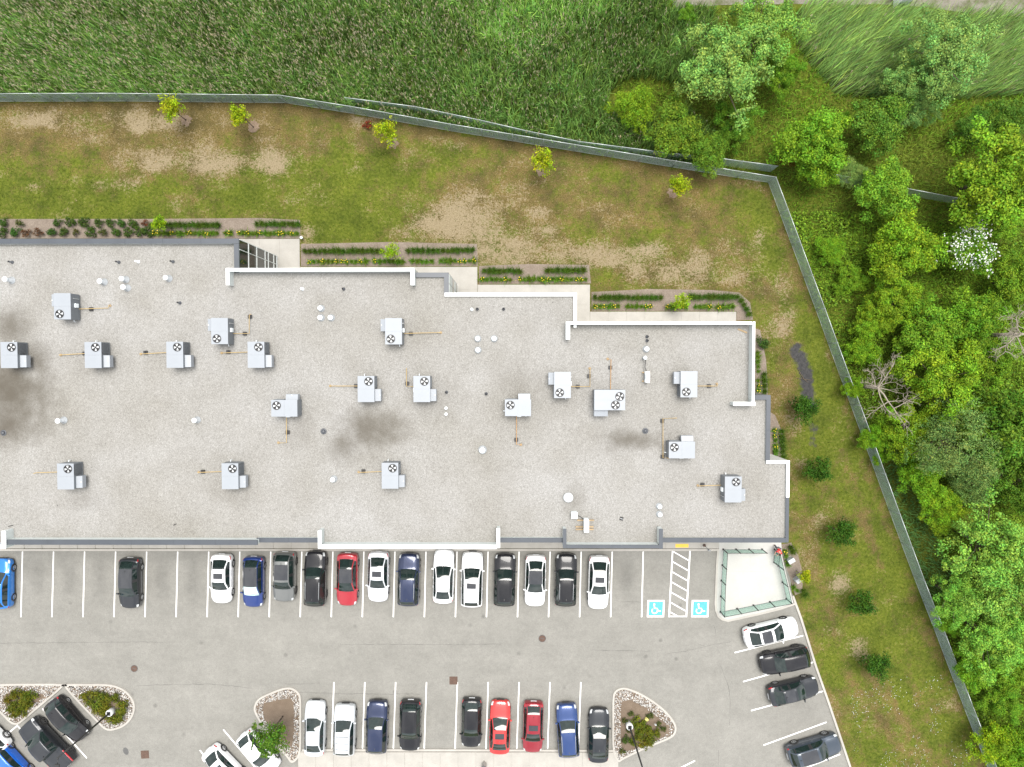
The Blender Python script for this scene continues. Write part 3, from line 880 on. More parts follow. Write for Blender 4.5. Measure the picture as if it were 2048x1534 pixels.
# ------------------------------------------------------------------ building
Z_LOW, Z_MED, Z_HI = 8.22, 8.45, 8.9
building = thing('commercial_building', P(760, 800, 0), 'flat roofed commercial building with stepped rear and pale gravel roof', 'building')
RUNS = [  # photo rectangle of the parapet top, its height, metal, reaches the ground
    (-130,477,477.5,487.5,Z_MED,'d',1),(468.5,487.5,477.5,545,Z_MED-.002,'d',1),
    (458,536,821,542.5,Z_HI,'w',1),(452,536,458,570,Z_HI-.002,'w',0),(821,536,828.5,570,Z_HI-.002,'w',1),
    (826,545,897.5,554.5,Z_LOW,'d',1),(888,554.5,897.5,588,Z_LOW-.002,'d',1),
    (889,585.5,1153.5,592.5,Z_LOW+.004,'w',1),(1147,592.5,1153.5,655,Z_LOW+.002,'w',1),
    (1140,643,1504,649,Z_HI,'w',1),(1132,643,1140,679,Z_HI-.002,'w',0),(1504,643,1510.5,804,Z_HI-.002,'w',1),(1467,804,1510.5,811.5,Z_HI,'w',0),
    (1500,790,1541.5,799.5,Z_LOW,'d',1),(1531.5,799.5,1541.5,921,Z_LOW-.002,'d',1),
    (1533,921,1579.5,927.5,Z_LOW,'w',1),(1572.5,927.5,1579.5,995,Z_LOW-.002,'w',1),(1571,995,1578.5,1085,Z_LOW-.004,'d',1),
    (1320,1076,1571,1085,Z_LOW,'d',1),
    (1133,1090,1318,1096.5,Z_HI,'d',1),(1126,1058,1133,1096.5,Z_HI-.002,'d',1),(1318,1058,1326,1097.5,Z_HI-.002,'d',1),
    (995,1076,1130,1085,Z_MED-.05,'d',1),
    (642.5,1090,993,1097.5,Z_HI,'w',1),(636,1061,642.5,1097.5,Z_HI-.002,'w',1),(993,1057,1000,1096,Z_HI-.002,'w',1),
    (513,1076,640,1085,Z_MED-.1,'d',1),(12,1080,515,1089.5,Z_HI-.15,'d',1),(4,1062,10.5,1097.5,Z_HI-.002,'w',1),(-130,1090,4,1097.5,Z_HI,'w',1),
    (-140,477,-130,1097,Z_MED-.01,'d',1)]
for x0, y0, x1, y1, zt, c, ext in RUNS:
    a, b = P(x0, y1, zt), P(x1, y0, zt)
    wm = M['wall_light'] if c == 'w' else M['unit_side']
    MB().box(a.x+.02, a.y+.02, .0 if ext else Z_DECK-.1, b.x-.02, b.y-.02, Z_DECK-.02 if ext else Z_DECK+.01).build('wall', wm, building)
    MB().box(a.x+.022, a.y+.022, (Z_DECK-.02) if ext else Z_DECK+.01, b.x-.022, b.y-.022, zt-.09).build('parapet', M['inner_flash'], building)
    L = max(b.x-a.x, b.y-a.y); n = max(1, round(L/3.05)); horiz = (b.x-a.x) > (b.y-a.y)
    for k in range(n):                                  # coping comes in lengths with open joints
        t0, t1 = k/n, (k+1)/n
        g = .004
        if horiz: MB().box(a.x+(b.x-a.x)*t0+(g if k else 0), a.y, zt-.09, a.x+(b.x-a.x)*t1-(g if k < n-1 else 0), b.y, zt).build('coping', M['white_metal' if c == 'w' else 'dark_metal'], building)
        else: MB().box(a.x, a.y+(b.y-a.y)*t0+(g if k else 0), zt-.09, b.x, a.y+(b.y-a.y)*t1-(g if k < n-1 else 0), zt).build('coping', M['white_metal' if c == 'w' else 'dark_metal'], building)
deck = [(-135,482,Z_MED),(473,482,Z_MED),(473,539,Z_HI),(825,539,Z_HI),(825,550,Z_LOW),(893,550,Z_LOW),(893,589,Z_LOW),(1150,589,Z_LOW),(1150,646,Z_HI),
        (1507,646,Z_HI),(1507,795,Z_HI-.3),(1536,795,Z_LOW),(1536,924,Z_LOW),(1576,924,Z_LOW),(1575,1081,Z_LOW),(1322,1081,Z_LOW),(1322,1093,Z_HI),(1130,1093,Z_HI),
        (1130,1081,Z_MED),(996,1081,Z_MED),(996,1093,Z_HI),(640,1093,Z_HI),(640,1081,Z_MED),(514,1081,Z_MED),(514,1085,Z_HI),(8,1085,Z_HI),(8,1093,Z_HI),(-135,1093,Z_HI)]
roof = MB().prism([P(*p) for p in deck], Z_DECK-.3, Z_DECK).build('roof', M['roof'], building)

def window(c, w, z0, z1, ax, out, n=2):
    """glazed bay standing in a wall; ax 0 runs along x, out = +1/-1 facing side"""
    fr = MB()
    def bx(u0, u1, a0, a1, d0, d1, m):
        lo, hi = sorted((out*d0, out*d1))
        if ax == 0: m.box(c[0]+u0, c[1]+lo, a0, c[0]+u1, c[1]+hi, a1)
        else: m.box(c[0]+lo, c[1]+u0, a0, c[0]+hi, c[1]+u1, a1)
    t = .05
    bx(-w/2, w/2, z0, z0+t, 0, .05, fr); bx(-w/2, w/2, z1-t, z1, 0, .05, fr)
    bx(-w/2, -w/2+t, z0+t, z1-t, 0, .048, fr); bx(w/2-t, w/2, z0+t, z1-t, 0, .048, fr)
    o = fr.build('window', M['frame_white'], building)
    for k in range(n):
        g = MB(); u0 = -w/2+t+(w-2*t)*k/n; u1 = -w/2+t+(w-2*t)*(k+1)/n
        bx(u0+.012, u1-.012, z0+t, z1-t, .0, .03, g)
        gb = g
        gb.build('pane', M['glass'], o, world=False)
        gb2 = o.children[-1]
        gb2.data.transform(Matrix.Translation(-Vector(building.location)))
    return o
# glazed end wall above the rear walk: rails and panes seen from the roof edge
xw = P(477.5, 500, Z_MED).x; yn = P(470, 477, Z_MED).y; ys = P(470, 537, Z_HI).y
zs = [.25, 1.0, 2.3, 3.05, 4.9, 6.6, Z_MED-.12]
glazed = MB().box(xw-.02, ys, .12, xw+.028, yn-.03, .25).build('glazed_wall', M['frame_white'], building)
ym = yn - 0.8
off = Vector(building.location)
for i in range(len(zs)-1):
    for y0, y1 in ((ys+.02, ym-.03), (ym+.03, yn-.08)):
        g = MB().box(xw-.02, y0, zs[i]+.05, xw+.012, y1, zs[i+1]-.05)
        g.v = [(x-off.x, y-off.y, z) for x, y, z in g.v]
        g.build('pane', M['glass'], glazed, world=False)
    r = MB().box(xw-.02, ys+.02, zs[i]-.05, xw+.05, yn-.03, zs[i]+.05)
    r.v = [(x-off.x, y-off.y, z) for x, y, z in r.v]
    r.build('rail', M['frame_white'], glazed, world=False)
for yy in (ym, yn-.055):
    r = MB().box(xw-.02, yy-.025, .25, xw+.042, yy+.025, Z_MED-.12)
    r.v = [(x-off.x, y-off.y, z) for x, y, z in r.v]
    r.build('mullion', M['frame_white'], glazed, world=False)
xw2 = P(897.5, 560, Z_LOW).x; y2n = P(890, 545, Z_LOW).y; y2s = P(890, 588, Z_LOW).y
g2 = MB().box(xw2-.02, y2s+.1, .12, xw2+.03, y2n-.03, .25).build('glazed_wall', M['frame_white'], building)
for i, (z0, z1) in enumerate(((.3,1.9),(2.0,3.6),(3.7,5.3),(5.4,7.9))):
    for y0, y1 in ((y2s+.15, (y2s+y2n)/2-.03), ((y2s+y2n)/2+.03, y2n-.1)):
        g = MB().box(xw2-.02, y0, z0, xw2+.02, y1, z1)
        g.v = [(x-off.x, y-off.y, z) for x, y, z in g.v]
        g.build('pane', M['inner_flash'] if i % 2 else M['glass'], g2, world=False)
yf = P(800, 1097.5, Z_HI).y
for k in range(7):
    xx = P(690+46*k, 1097.5, Z_HI).x
    window((xx, yf+.02), 1.5, .3, 3.0, 0, -1); window((xx, yf+.02), 1.5, 4.4, 6.9, 0, -1)
yf2 = P(300, 1089.5, Z_HI-.15).y
for k in range(9):
    xx = P(60+48*k, 1089.5, Z_HI-.15).x
    window((xx, yf2+.02), 1.5, .3, 3.0, 0, -1); window((xx, yf2+.02), 1.5, 4.4, 6.9, 0, -1)
yn1 = P(640, 536, Z_HI).y
for k in range(7):
    xx = P(490+48*k, 536, Z_HI).x
    window((xx, yn1-.02), 1.4, .9, 3.0, 0, 1); window((xx, yn1-.02), 1.4, 4.6, 6.9, 0, 1)

# ------------------------------------------------------------------ rooftop plant
def unit_parts(root, w, l, h, fans, hood, side=1):
    b = .12
    MB().box(-w/2+.06,-l/2+.06,0,w/2-.06,l/2-.06,b).build('curb', M['galv'], root, world=False)
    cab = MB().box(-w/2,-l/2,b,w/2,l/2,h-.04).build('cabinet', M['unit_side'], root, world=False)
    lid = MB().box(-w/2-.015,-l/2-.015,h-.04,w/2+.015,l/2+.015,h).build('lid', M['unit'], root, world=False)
    MB().box(-w/2+.02,-.012,h+.001,w/2-.02,.012,h+.012).build('seam', M['unit'], lid, world=False)
    for fx, fy, fr in fans:
        f = MB().lathe([(fr*1.06,h),(fr*1.06,h+.035),(fr*.98,h+.035),(fr*.98,h+.006),(.001,h+.006)], (fx,fy,0), 22).build('fan_well', M['black'], root, world=False)
        a0 = random.uniform(0, 2)
        for k in range(4):
            a = a0 + k*math.pi/2
            q = []
            for r, da, dz in ((.22,-.25,.012),(.86,-.36,.010),(.90,.30,.026),(.24,.35,.026)):
                q.append((fx+fr*r*math.cos(a+da), fy+fr*r*math.sin(a+da), h+dz+.002))
            m = MB().add(q, [(0,1,2,3)])
            m.build('fan_blade', M['fan_blade'], f, world=False)
        MB().lathe([(fr*.24,h+.01),(fr*.24,h+.032),(.001,h+.036)], (fx,fy,0), 12).build('hub', M['black'], f, world=False)
        gd = MB()
        for rr in (.45,.7,.93):
            pts = [(fx+fr*rr*math.cos(t), fy+fr*rr*math.sin(t), h+.037) for t in np.linspace(0, 2*math.pi, 19)]
            gd.tube(pts, .004, 3, False)
        gd.build('guard', M['black'], f, world=False)
    x0, x1, y0, y1, hz = hood
    hb = MB()
    if abs(x0) < abs(x1) + 1 and abs(y1-y0) > 0:
        hb.add([(x0,y0,.45),(x1,y0,.40),(x1,y1,.40),(x0,y1,.45),(x0,y0,hz),(x1,y0,hz-.10),(x1,y1,hz-.10),(x0,y1,hz)],
               [(0,3,2,1),(4,5,6,7),(0,1,5,4),(1,2,6,5),(2,3,7,6),(3,0,4,7)])
    hd = hb.build('intake_hood', M['unit'], root, world=False)
    MB().box((x0+x1)/2-.03+.14, (y0+y1)/2-.03, hz-.08, (x0+x1)/2+.03+.14, (y0+y1)/2+.03, hz-.045).build('cap', M['vent_white'], hd, world=False)
def std_unit(root):
    w, l, h = 1.22, 1.92, 1.22
    unit_parts(root, w, l, h, [(.20, .57, .30)], (w/2, w/2+.42, -l/2+.04, -.02, .95))
    MB().box(w/2+.001,.08,.30,w/2+.03,l/2-.10,h-.10).build('coil_panel', M['coil'], root, world=False)
    sl = MB()
    for k in range(9):
        z = .36+.085*k
        sl.box(w/2+.031,.10,z,w/2+.042,l/2-.12,z+.02)
    sl.build('louvre', M['unit_side'], root, world=False)
    MB().box(w/2+.001,-l/2+.1,.2,w/2+.012,-.05,.42).build('access_panel', M['unit_side'], root, world=False)
    MB().box(-w/2-.10,-.25,.4,-w/2-.001,.05,.75).build('switch_box', M['vent_white'], root, world=False)
    MB().tube([(-w/2-.05,-.6,.3),(-w/2-.05,-.6,.95)], .03, 6).build('conduit', M['galv'], root, world=False)
    MB().tube([(-.3,l/2+.02,.35),(-.3,l/2+.14,.35),(-.3,l/2+.14,.12)], .025, 6).build('condensate_pipe', M['vent_white'], root, world=False)
UNITS = [  # centre of the lid in the photo, turn, what sets it apart
    (18,710,0,'grey rooftop unit at the dark stain on the roof edge, leftmost of the plant row'), (186,710,0,'grey rooftop unit, second of the left plant row'),
    (349.5,709.5,0,'grey rooftop unit, third of the left plant row'), (512,709.5,0,'grey rooftop unit at the right end of the left plant row'),
    (732,778,0,'grey rooftop unit above the brown stain mid roof'), (843.5,778,0,'grey rooftop unit with its gas pipe rising beside it mid roof'),
    (131,953,0,'grey rooftop unit, leftmost of the three near the parking side'), (460,952.5,0,'grey rooftop unit, middle of the three near the parking side'),
    (780,951.5,0,'grey rooftop unit, third near the parking side, below the brown stain'), (1466.5,979,0,'grey rooftop unit alone near the lower right roof corner'),
    (124.5,612.5,180,'grey rooftop unit at the upper left with its wired side showing'), (439,662,180,'grey rooftop unit with an angled gas pipe above the plant row'),
    (787,662.5,180,'grey rooftop unit with a long straight gas pipe behind the stepped parapet'), (1125,770,180,'grey rooftop unit beside the two fan unit'),
    (1378,768.5,180,'grey rooftop unit below the white corner parapet'),
    (568.5,816.5,90,'grey rooftop unit lying sideways with its pipe dropping to the left'), (1036,815.5,90,'grey rooftop unit lying sideways near the roof middle'),
    (1364,900,90,'grey rooftop unit lying sideways with a long gas pipe loop beside it')]
proto = None
for px, py, rz, lab in UNITS:
    c = P(px, py, Z_DECK+1.22); c.z = Z_DECK
    if proto is None:
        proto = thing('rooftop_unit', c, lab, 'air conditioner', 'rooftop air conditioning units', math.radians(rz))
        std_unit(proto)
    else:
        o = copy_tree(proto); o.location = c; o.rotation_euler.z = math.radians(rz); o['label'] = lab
c = P(1219.5, 800, Z_DECK+1.3); c.z = Z_DECK
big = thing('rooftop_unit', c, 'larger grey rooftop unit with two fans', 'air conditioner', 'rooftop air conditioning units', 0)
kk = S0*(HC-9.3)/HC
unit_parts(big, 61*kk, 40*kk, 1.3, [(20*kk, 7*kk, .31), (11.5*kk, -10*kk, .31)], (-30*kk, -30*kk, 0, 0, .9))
for ch in list(big.children):
    if ch.name.startswith('intake_hood'):
        for g in list(ch.children): bpy.data.objects.remove(g)
        bpy.data.objects.remove(ch)
yb = -20*kk
hd = MB().add([(-30*kk,yb,.45),(-2.5*kk,yb,.45),(-2.5*kk,yb-.5,.40),(-30*kk,yb-.5,.40),(-30*kk,yb,1.02),(-2.5*kk,yb,1.02),(-2.5*kk,yb-.5,.92),(-30*kk,yb-.5,.92)],
         [(0,1,2,3),(7,6,5,4),(4,5,1,0),(5,6,2,1),(6,7,3,2),(7,4,0,3)]).build('intake_hood', M['unit'], big, world=False)
MB().box(30.5*kk+.001,-.7,.3,30.5*kk+.03,.7,1.15).build('coil_panel', M['coil'], big, world=False)

ZP = Z_DECK + .22
GAS = [  # photo line of the pipe, supports, rusty
    ([(156,618),(217,616),(217,611)], [(180,618)], 0, 'unit at the upper left'), ([(464,667),(498.5,667),(498.5,630)], [(488,667),(498.5,633)], 0, 'upper unit over the left row'),
    ([(118,710),(170,707)], [(167,707)], 0, 'second unit of the left row'), ([(279,708),(334,705)], [(289,705)], 0, 'third unit of the left row'),
    ([(441,706),(497,704)], [(455,704)], 0, 'last unit of the left row'), ([(803,667),(881,665)], [(821,667)], 0, 'unit behind the stepped parapet'),
    ([(659,772),(716,772)], [(711,772)], 0, 'unit above the brown stain'), ([(813,736),(813,772.5),(828,773)], [(814,767)], 0, 'unit mid roof, rising upwards'),
    ([(573,833),(573,885.5),(555,886)], [(574,865)], 0, 'sideways unit at the left'), ([(1033,831),(1033,889),(1042,890)], [(1032.5,880)], 1, 'sideways unit near the middle'),
    ([(1141,773),(1180,773),(1180,737)], [(1156,773),(1178.5,752)], 0, 'unit beside the two fan unit'), ([(1221,780),(1222,719),(1216,718)], [(1221,735)], 1, 'two fan unit'),
    ([(1394,772),(1435,772),(1435,768)], [(1419,772)], 0, 'unit below the white corner parapet'), ([(1354,836),(1326,837),(1326,915.5),(1338,916)], [(1325.5,842),(1326,914)], 0, 'sideways unit with the pipe loop'),
    ([(67,947),(72,945.5),(115,944)], [], 0, 'leftmost unit of the parking side'), ([(395,945),(445,943)], [(404,944)], 0, 'middle unit of the parking side'),
    ([(716,945),(764,943)], [(726,943)], 0, 'third unit of the parking side'), ([(1397,972),(1447,970)], [(1406,970)], 0, 'unit near the lower right roof corner')]
for pts, sup, rusty, who in GAS:
    W = [P(a, b, ZP) for a, b in pts]
    o = thing('gas_pipe', Vector((W[0].x, W[0].y, Z_DECK)), ('rusty' if rusty else 'yellow') + ' gas pipe of the ' + who, 'pipe', 'yellow gas pipes on the roof')
    far = W[-1] if sup and (W[0]-P(*UNITS[0][:2], ZP)).length >= 0 else W[0]
    ends = W
    e = 0 if pts[0][0] < pts[-1][0] and len(pts) == 2 and pts[0][0] not in (803, 1394) else -1
    line = [p.copy() for p in W]
    if e == 0: line = [Vector((W[0].x, W[0].y, Z_DECK+.01))] + line
    else: line = line + [Vector((W[-1].x, W[-1].y, Z_DECK+.01))]
    MB().tube(line, .028, 8).build('pipe', M['gas_rust' if rusty else 'gas'], o, smooth=False)
    q = W[0] if e == 0 else W[-1]
    MB().lathe([(.11,Z_DECK+.002),(.09,Z_DECK+.05),(.05,Z_DECK+.07)], (q.x,q.y,0), 10).build('boot', M['wood'], o)
    for sx, sy in sup:
        s = P(sx, sy, ZP)
        MB().box(s.x-.14,s.y-.14,Z_DECK+.001,s.x+.14,s.y+.14,Z_DECK+.14).build('support_block', M['black'], o)
        MB().box(s.x-.05,s.y-.12,Z_DECK+.13,s.x+.05,s.y+.12,ZP-.03).build('clamp', M['black'], o)

def vent(px, py, r, h, label):
    c = P(px, py, Z_DECK+h); c.z = Z_DECK
    o = thing('roof_vent', c, label, 'vent', 'white capped roof vents')
    MB().lathe([(r*1.7,.001),(r*1.65,.03),(r*.9,.07),(r*.82,h-.16)], n=16).build('stack', M['galv'], o, True, False)
    MB().lathe([(r*1.0,h-.16),(r*1.12,h-.12),(r*1.12,h-.04),(r*.9,h-.01),(.001,h)], n=18).build('cap', M['vent_white'], o, True, False)
for v in [(8,558,.17,.8,'tall white roof vent at the upper left roof edge'),(198,562,.17,.65,'white roof vent left of a close pair of vents'),(242,557,.17,.65,'white roof vent, upper of a close pair'),
          (245,574,.17,.65,'white roof vent, lower of a close pair'),(330,555,.165,.6,'white roof vent alone near the upper left parapet'),
          (639.5,616,.165,.4,'white roof vent at the top of a group of three'),(639.5,635,.165,.4,'white roof vent, lower left of a group of three'),(660,635,.165,.4,'white roof vent, lower right of a group of three'),
          (955,677,.165,.4,'white roof vent, upper left of the three mid roof'),(988,677,.165,.4,'white roof vent, right one of the three mid roof'),(955.5,700,.165,.4,'white roof vent, lowest of the three mid roof'),
          (964.5,901,.20,.45,'white roof vent below the sideways unit near the roof middle'),(114,842,.17,.8,'tall white roof vent between the left rows of units'),(387.5,841,.165,.6,'white roof vent between the left rows, standing alone'),
          (664.5,960,.165,.5,'white roof vent left of the third parking side unit'),(1294,698,.165,.4,'white roof vent above the hose pipe and white condenser'),
          (1320,1014,.155,.35,'white roof vent, upper of two near the lower parapet'),(1320.5,1030,.155,.35,'white roof vent, lower of two near the lower parapet')]:
    vent(*v)
c = P(1137, 996, Z_DECK+.5); c.z = Z_DECK
o = thing('roof_fan_dome', c, 'large white round exhaust dome on the roof', 'vent')
MB().lathe([(.28,.001),(.28,.28)], n=18).build('base', M['galv'], o, True, False)
MB().lathe([(.36,.28),(.37,.34),(.30,.46),(.12,.50),(.001,.505)], n=24).build('hood', M['vent_white'], o, True, False)
for px, py, lab in [(5,866,'dark domed roof drain at the stained left edge'),(646.5,863,'dark domed roof drain left of the brown stain'),(1291,862,'dark domed roof drain right of the faint brown stain')]:
    c = P(px, py, Z_DECK+.1); c.z = Z_DECK
    o = thing('roof_drain', c, lab, 'roof drain', 'dark domed roof drains')
    MB().lathe([(.24,.001),(.22,.02),(.16,.025)], n=16).build('flange', M['drain'], o, True, False)
    MB().lathe([(.15,.02),(.14,.09),(.08,.14),(.001,.15)], n=14).build('dome', M['drain'], o, True, False)
    rb = MB()
    for k in range(8):
        a = k*math.pi/4
        rb.tube([(.155*math.cos(a),.155*math.sin(a),.02),(.145*math.cos(a),.145*math.sin(a),.09),(.08*math.cos(a),.08*math.sin(a),.145)], .008, 4)
    rb.build('rib', M['black'], o, world=False)
STUBS = [(17,523,'black','at the upper left edge'),(232,523,'black','near the left parapet'),(341,522,'black','near the left parapet, right one'),(271,522,'vent_white','between the black pair by the left parapet'),
         (355,605,'black','below the lone vent'),(602,577,'vent_white','inside the white parapet'),(685,577,'black','left of the short dark parapet'),
         (943,618,'vent_white','inside the stepped parapet'),(954,617.5,'black','beside the white one'),(1007,617.5,'black','alone inside the stepped parapet'),
         (1296,673,'black','above another, inside the corner parapet'),(1296,681,'black','below another, inside the corner parapet'),(892,785,'black','right of the mid roof units'),
         (891,817,'vent_white','upper of two right of the mid roof units'),(891,829,'vent_white','lower of two right of the mid roof units'),(972,788,'black','on the plain gravel mid roof')]
for px, py, mt, where in STUBS:
    c = P(px, py, Z_DECK+.4); c.z = Z_DECK
    o = thing('vent_stub', c, ('small black' if mt == 'black' else 'small white') + ' pipe stub ' + where, 'pipe stub', 'small pipe stubs on the roof')
    MB().lathe([(.13,.001),(.12,.03),(.07,.06),(.065,.40)], n=10).build('pipe', M['vent_white'] if mt != 'black' else M['drain'], o, True, False)
    MB().lathe([(.068,.401),(.068,.43),(.05,.43),(.05,.402),(.001,.402)], n=10).build('mouth', M[mt], o, True, False)

def condenser(px, py, w, l, lab, pipe, sleepers=None, extra=None):
    c = P(px, py, Z_DECK+.75); c.z = Z_DECK
    o = thing('condenser', c, lab, 'air conditioner', 'small white condensers on the roof')
    z0 = .12
    MB().box(-w/2,-l/2,z0,w/2,l/2,.80).build('case', M['vent_white'], o, world=False)
    MB().lathe([(.24,0),(.24,.02),(.2,.025)], (w/2,0,.45), 14, 'z')
    g = MB()
    for r in (.08,.15,.22):
        g.tube([(-w/2-.012, r*math.cos(t), .45+r*math.sin(t)) for t in np.linspace(0, 2*math.pi, 15)], .008, 4, False)
    g.build('fan_grille', M['galv'], o, world=False)
    MB().tube([(x-c.x, y-c.y, z-c.z) for x, y, z in pipe], .03, 6).build('line_set', M['black'], o, world=False)
    for dx, dy, sw, sl in (sleepers or [(0,-l/2+.1,w+.3,.1),(0,l/2-.1,w+.3,.1)]):
        MB().box(dx-sw/2, dy-sl/2, .001, dx+sw/2, dy+sl/2, z0).build('sleeper', M['wood'], o, world=False)
    return o
zt = Z_DECK+.4
condenser(1295.5, 754, .30, .86, 'white condenser joined by a black hose to a white pipe head', [P(1293,742,zt), P(1290,735,zt), P(1291,722,zt), P(1291,717,zt+.2)])
c = P(1291, 715.5, Z_DECK+.7); c.z = Z_DECK
o = thing('hose_vent', c, 'white vent at the end of the black hose', 'pipe')
MB().lathe([(.14,.001),(.12,.06),(.08,.08),(.08,.55)], n=12).build('riser', M['galv'], o, True, False)
MB().lathe([(.13,.55),(.15,.6),(.13,.68),(.001,.72)], n=14).build('cap', M['vent_white'], o, True, False)
kz = S0*(HC-8.2)/HC
condenser(1173, 1052, .36, .98, 'white condenser standing on timber sleepers by the lower parapet', [P(1171,1038,zt), P(1165,1037,zt), P(1160,1033,zt), P(1153,1031,zt)],
          [(-2*kz,-.42,36*kz,.10),(-2*kz,-.22,36*kz,.10),(0,.28,34*kz,.09)])
c = P(1149, 1031, Z_DECK+.6); c.z = Z_DECK
o = thing('pipe_housing', c, 'white square pipe housing beside the condenser on sleepers', 'housing')
MB().box(-.21,-.21,.001,.21,.21,.5).build('case', M['vent_white'], o, world=False)
MB().box(-.235,-.235,.5,.235,.235,.56).build('lid', M['vent_white'], o, world=False)
c = P(1243, 1037, Z_DECK); 
o = thing('roof_block', c, 'small black square pad lying on the gravel roof', 'pad', rz=math.radians(-18))
MB().box(-.13,-.13,.001,.13,.13,.08).build('pad', M['black'], o, world=False)
MB().tube([(-.13,0,.09),(.13,0,.09)], .012, 5).build('strap', M['galv'], o, world=False)
a, b = P(1473,646,Z_DECK+.2), P(1492,664,Z_DECK+.2)
brd = MB().obox(((a.x+b.x)/2+.15,(a.y+b.y)/2-.25), .75, .12, Z_DECK+.002, Z_DECK+.05, math.radians(-22)).build('loose_board', M['wood'])
tag(brd, 'loose timber board in the white parapet corner', 'board')
for px, py, l, rz, lab in [(22,1051.5,.42,15,'dark stick on the roof near the lower left parapet'),(350,1049,.28,25,'short dark scrap on the roof above the long dark parapet'),(1316,1054,.25,-40,'dark scrap beside the right end of the dark frame')]:
    c = P(px, py, Z_DECK)
    s = MB().tube([(c.x-l/2*math.cos(math.radians(rz)), c.y-l/2*math.sin(math.radians(rz)), Z_DECK+.03),(c.x,c.y+.01,Z_DECK+.035),(c.x+l/2*math.cos(math.radians(rz)), c.y+l/2*math.sin(math.radians(rz)), Z_DECK+.03)], [.02,.03,.02], 6).build('roof_scrap', M['black'])
    tag(s, lab, 'debris')
# ------------------------------------------------------------------ cars
def pchip(tb, yb, t):
    tb = np.asarray(tb, float); yb = np.asarray(yb, float)
    h = np.diff(tb); d = np.diff(yb)/h
    m = np.zeros(len(yb))
    for i in range(1, len(yb)-1):
        if d[i-1]*d[i] > 0: m[i] = 2*d[i-1]*d[i]/(d[i-1]+d[i])
    m[0] = d[0]; m[-1] = d[-1]
    k = np.clip(np.searchsorted(tb, t, 'right')-1, 0, len(h)-1)
    s = (t-tb[k])/h[k]
    return ((2*s**3-3*s**2+1)*yb[k] + (s**3-2*s**2+s)*h[k]*m[k] + (-2*s**3+3*s**2)*yb[k+1] + (s**3-s**2)*h[k]*m[k+1])

# stations from nose to tail: x, half width, sill, shoulder height, top half width, top height, bow
SHAPES = {
 'sedan': dict(L=4.65, W=.91, st=[
    (2.16,.60,.30,.50,.46,.56,.16),(2.12,.74,.22,.58,.58,.66,.17),(1.98,.84,.20,.64,.66,.74,.16),(1.5,.90,.19,.74,.70,.83,.12),(1.05,.91,.19,.82,.71,.90,.12),
    (.86,.91,.19,.87,.72,.94,.13),(.45,.91,.19,.90,.66,1.19,.12),(.02,.91,.19,.92,.585,1.40,.09),(-.55,.91,.19,.93,.58,1.445,0),(-1.05,.91,.19,.94,.56,1.40,-.07),
    (-1.42,.905,.20,.95,.61,1.22,-.10),(-1.78,.90,.21,.95,.66,1.03,-.10),(-2.0,.87,.24,.93,.64,1.02,-.12),(-2.13,.80,.27,.86,.60,.97,-.14),(-2.18,.70,.32,.62,.52,.68,-.14)]),
 'hatch': dict(L=4.3, W=.89, st=[
    (2.00,.60,.30,.52,.46,.58,.16),(1.97,.74,.22,.60,.58,.68,.17),(1.84,.83,.20,.67,.65,.78,.16),(1.45,.88,.19,.78,.69,.88,.12),(1.12,.89,.19,.85,.70,.94,.12),
    (.95,.89,.19,.89,.71,.98,.13),(.55,.89,.19,.92,.66,1.24,.12),(.12,.89,.19,.94,.60,1.45,.09),(-.5,.89,.19,.95,.60,1.50,0),(-1.35,.89,.19,.97,.575,1.44,-.08),
    (-1.62,.885,.21,.98,.585,1.28,-.10),(-1.86,.87,.23,.98,.60,1.06,-.11),(-1.94,.85,.25,.95,.58,1.02,-.12),(-2.02,.79,.27,.86,.55,.94,-.13),(-2.05,.70,.32,.60,.50,.66,-.13)]),
 'suv': dict(L=4.65, W=.94, st=[
    (2.18,.66,.36,.62,.52,.70,.14),(2.15,.80,.28,.72,.64,.82,.15),(2.02,.88,.25,.80,.70,.93,.14),(1.55,.93,.24,.90,.73,1.02,.11),(1.15,.94,.24,.96,.74,1.07,.11),
    (.95,.94,.24,1.00,.75,1.11,.12),(.58,.94,.24,1.03,.69,1.38,.11),(.18,.94,.24,1.05,.64,1.60,.08),(-.5,.94,.24,1.06,.64,1.66,0),(-1.62,.94,.24,1.08,.61,1.60,-.07),
    (-1.85,.935,.26,1.09,.62,1.42,-.08),(-2.04,.92,.28,1.09,.63,1.14,-.10),(-2.10,.90,.30,1.05,.62,1.08,-.10),(-2.17,.84,.32,.94,.60,1.00,-.11),(-2.20,.76,.38,.64,.56,.72,-.11)]),
 'pickup': dict(L=5.6, W=.99, st=[
    (2.66,.78,.44,.76,.62,.86,.10),(2.64,.90,.36,.86,.74,.98,.10),(2.52,.96,.33,.92,.78,1.08,.09),(2.0,.985,.32,1.02,.80,1.15,.08),(1.55,.99,.32,1.07,.80,1.19,.08),
    (1.35,.99,.32,1.10,.80,1.22,.09),(1.0,.99,.32,1.13,.74,1.50,.08),(.62,.99,.32,1.15,.69,1.76,.06),(-.1,.99,.32,1.16,.69,1.82,0),(-.72,.99,.32,1.16,.68,1.77,0),
    (-.80,.99,.32,1.16,.70,1.50,0),(-.88,.985,.32,1.12,.80,1.15,0),(-2.50,.98,.34,1.10,.80,1.12,0),(-2.62,.96,.36,1.06,.78,1.10,-.02),(-2.66,.92,.42,.76,.74,.84,-.02)]),
}
SUB = 3
wheel_cache = {}
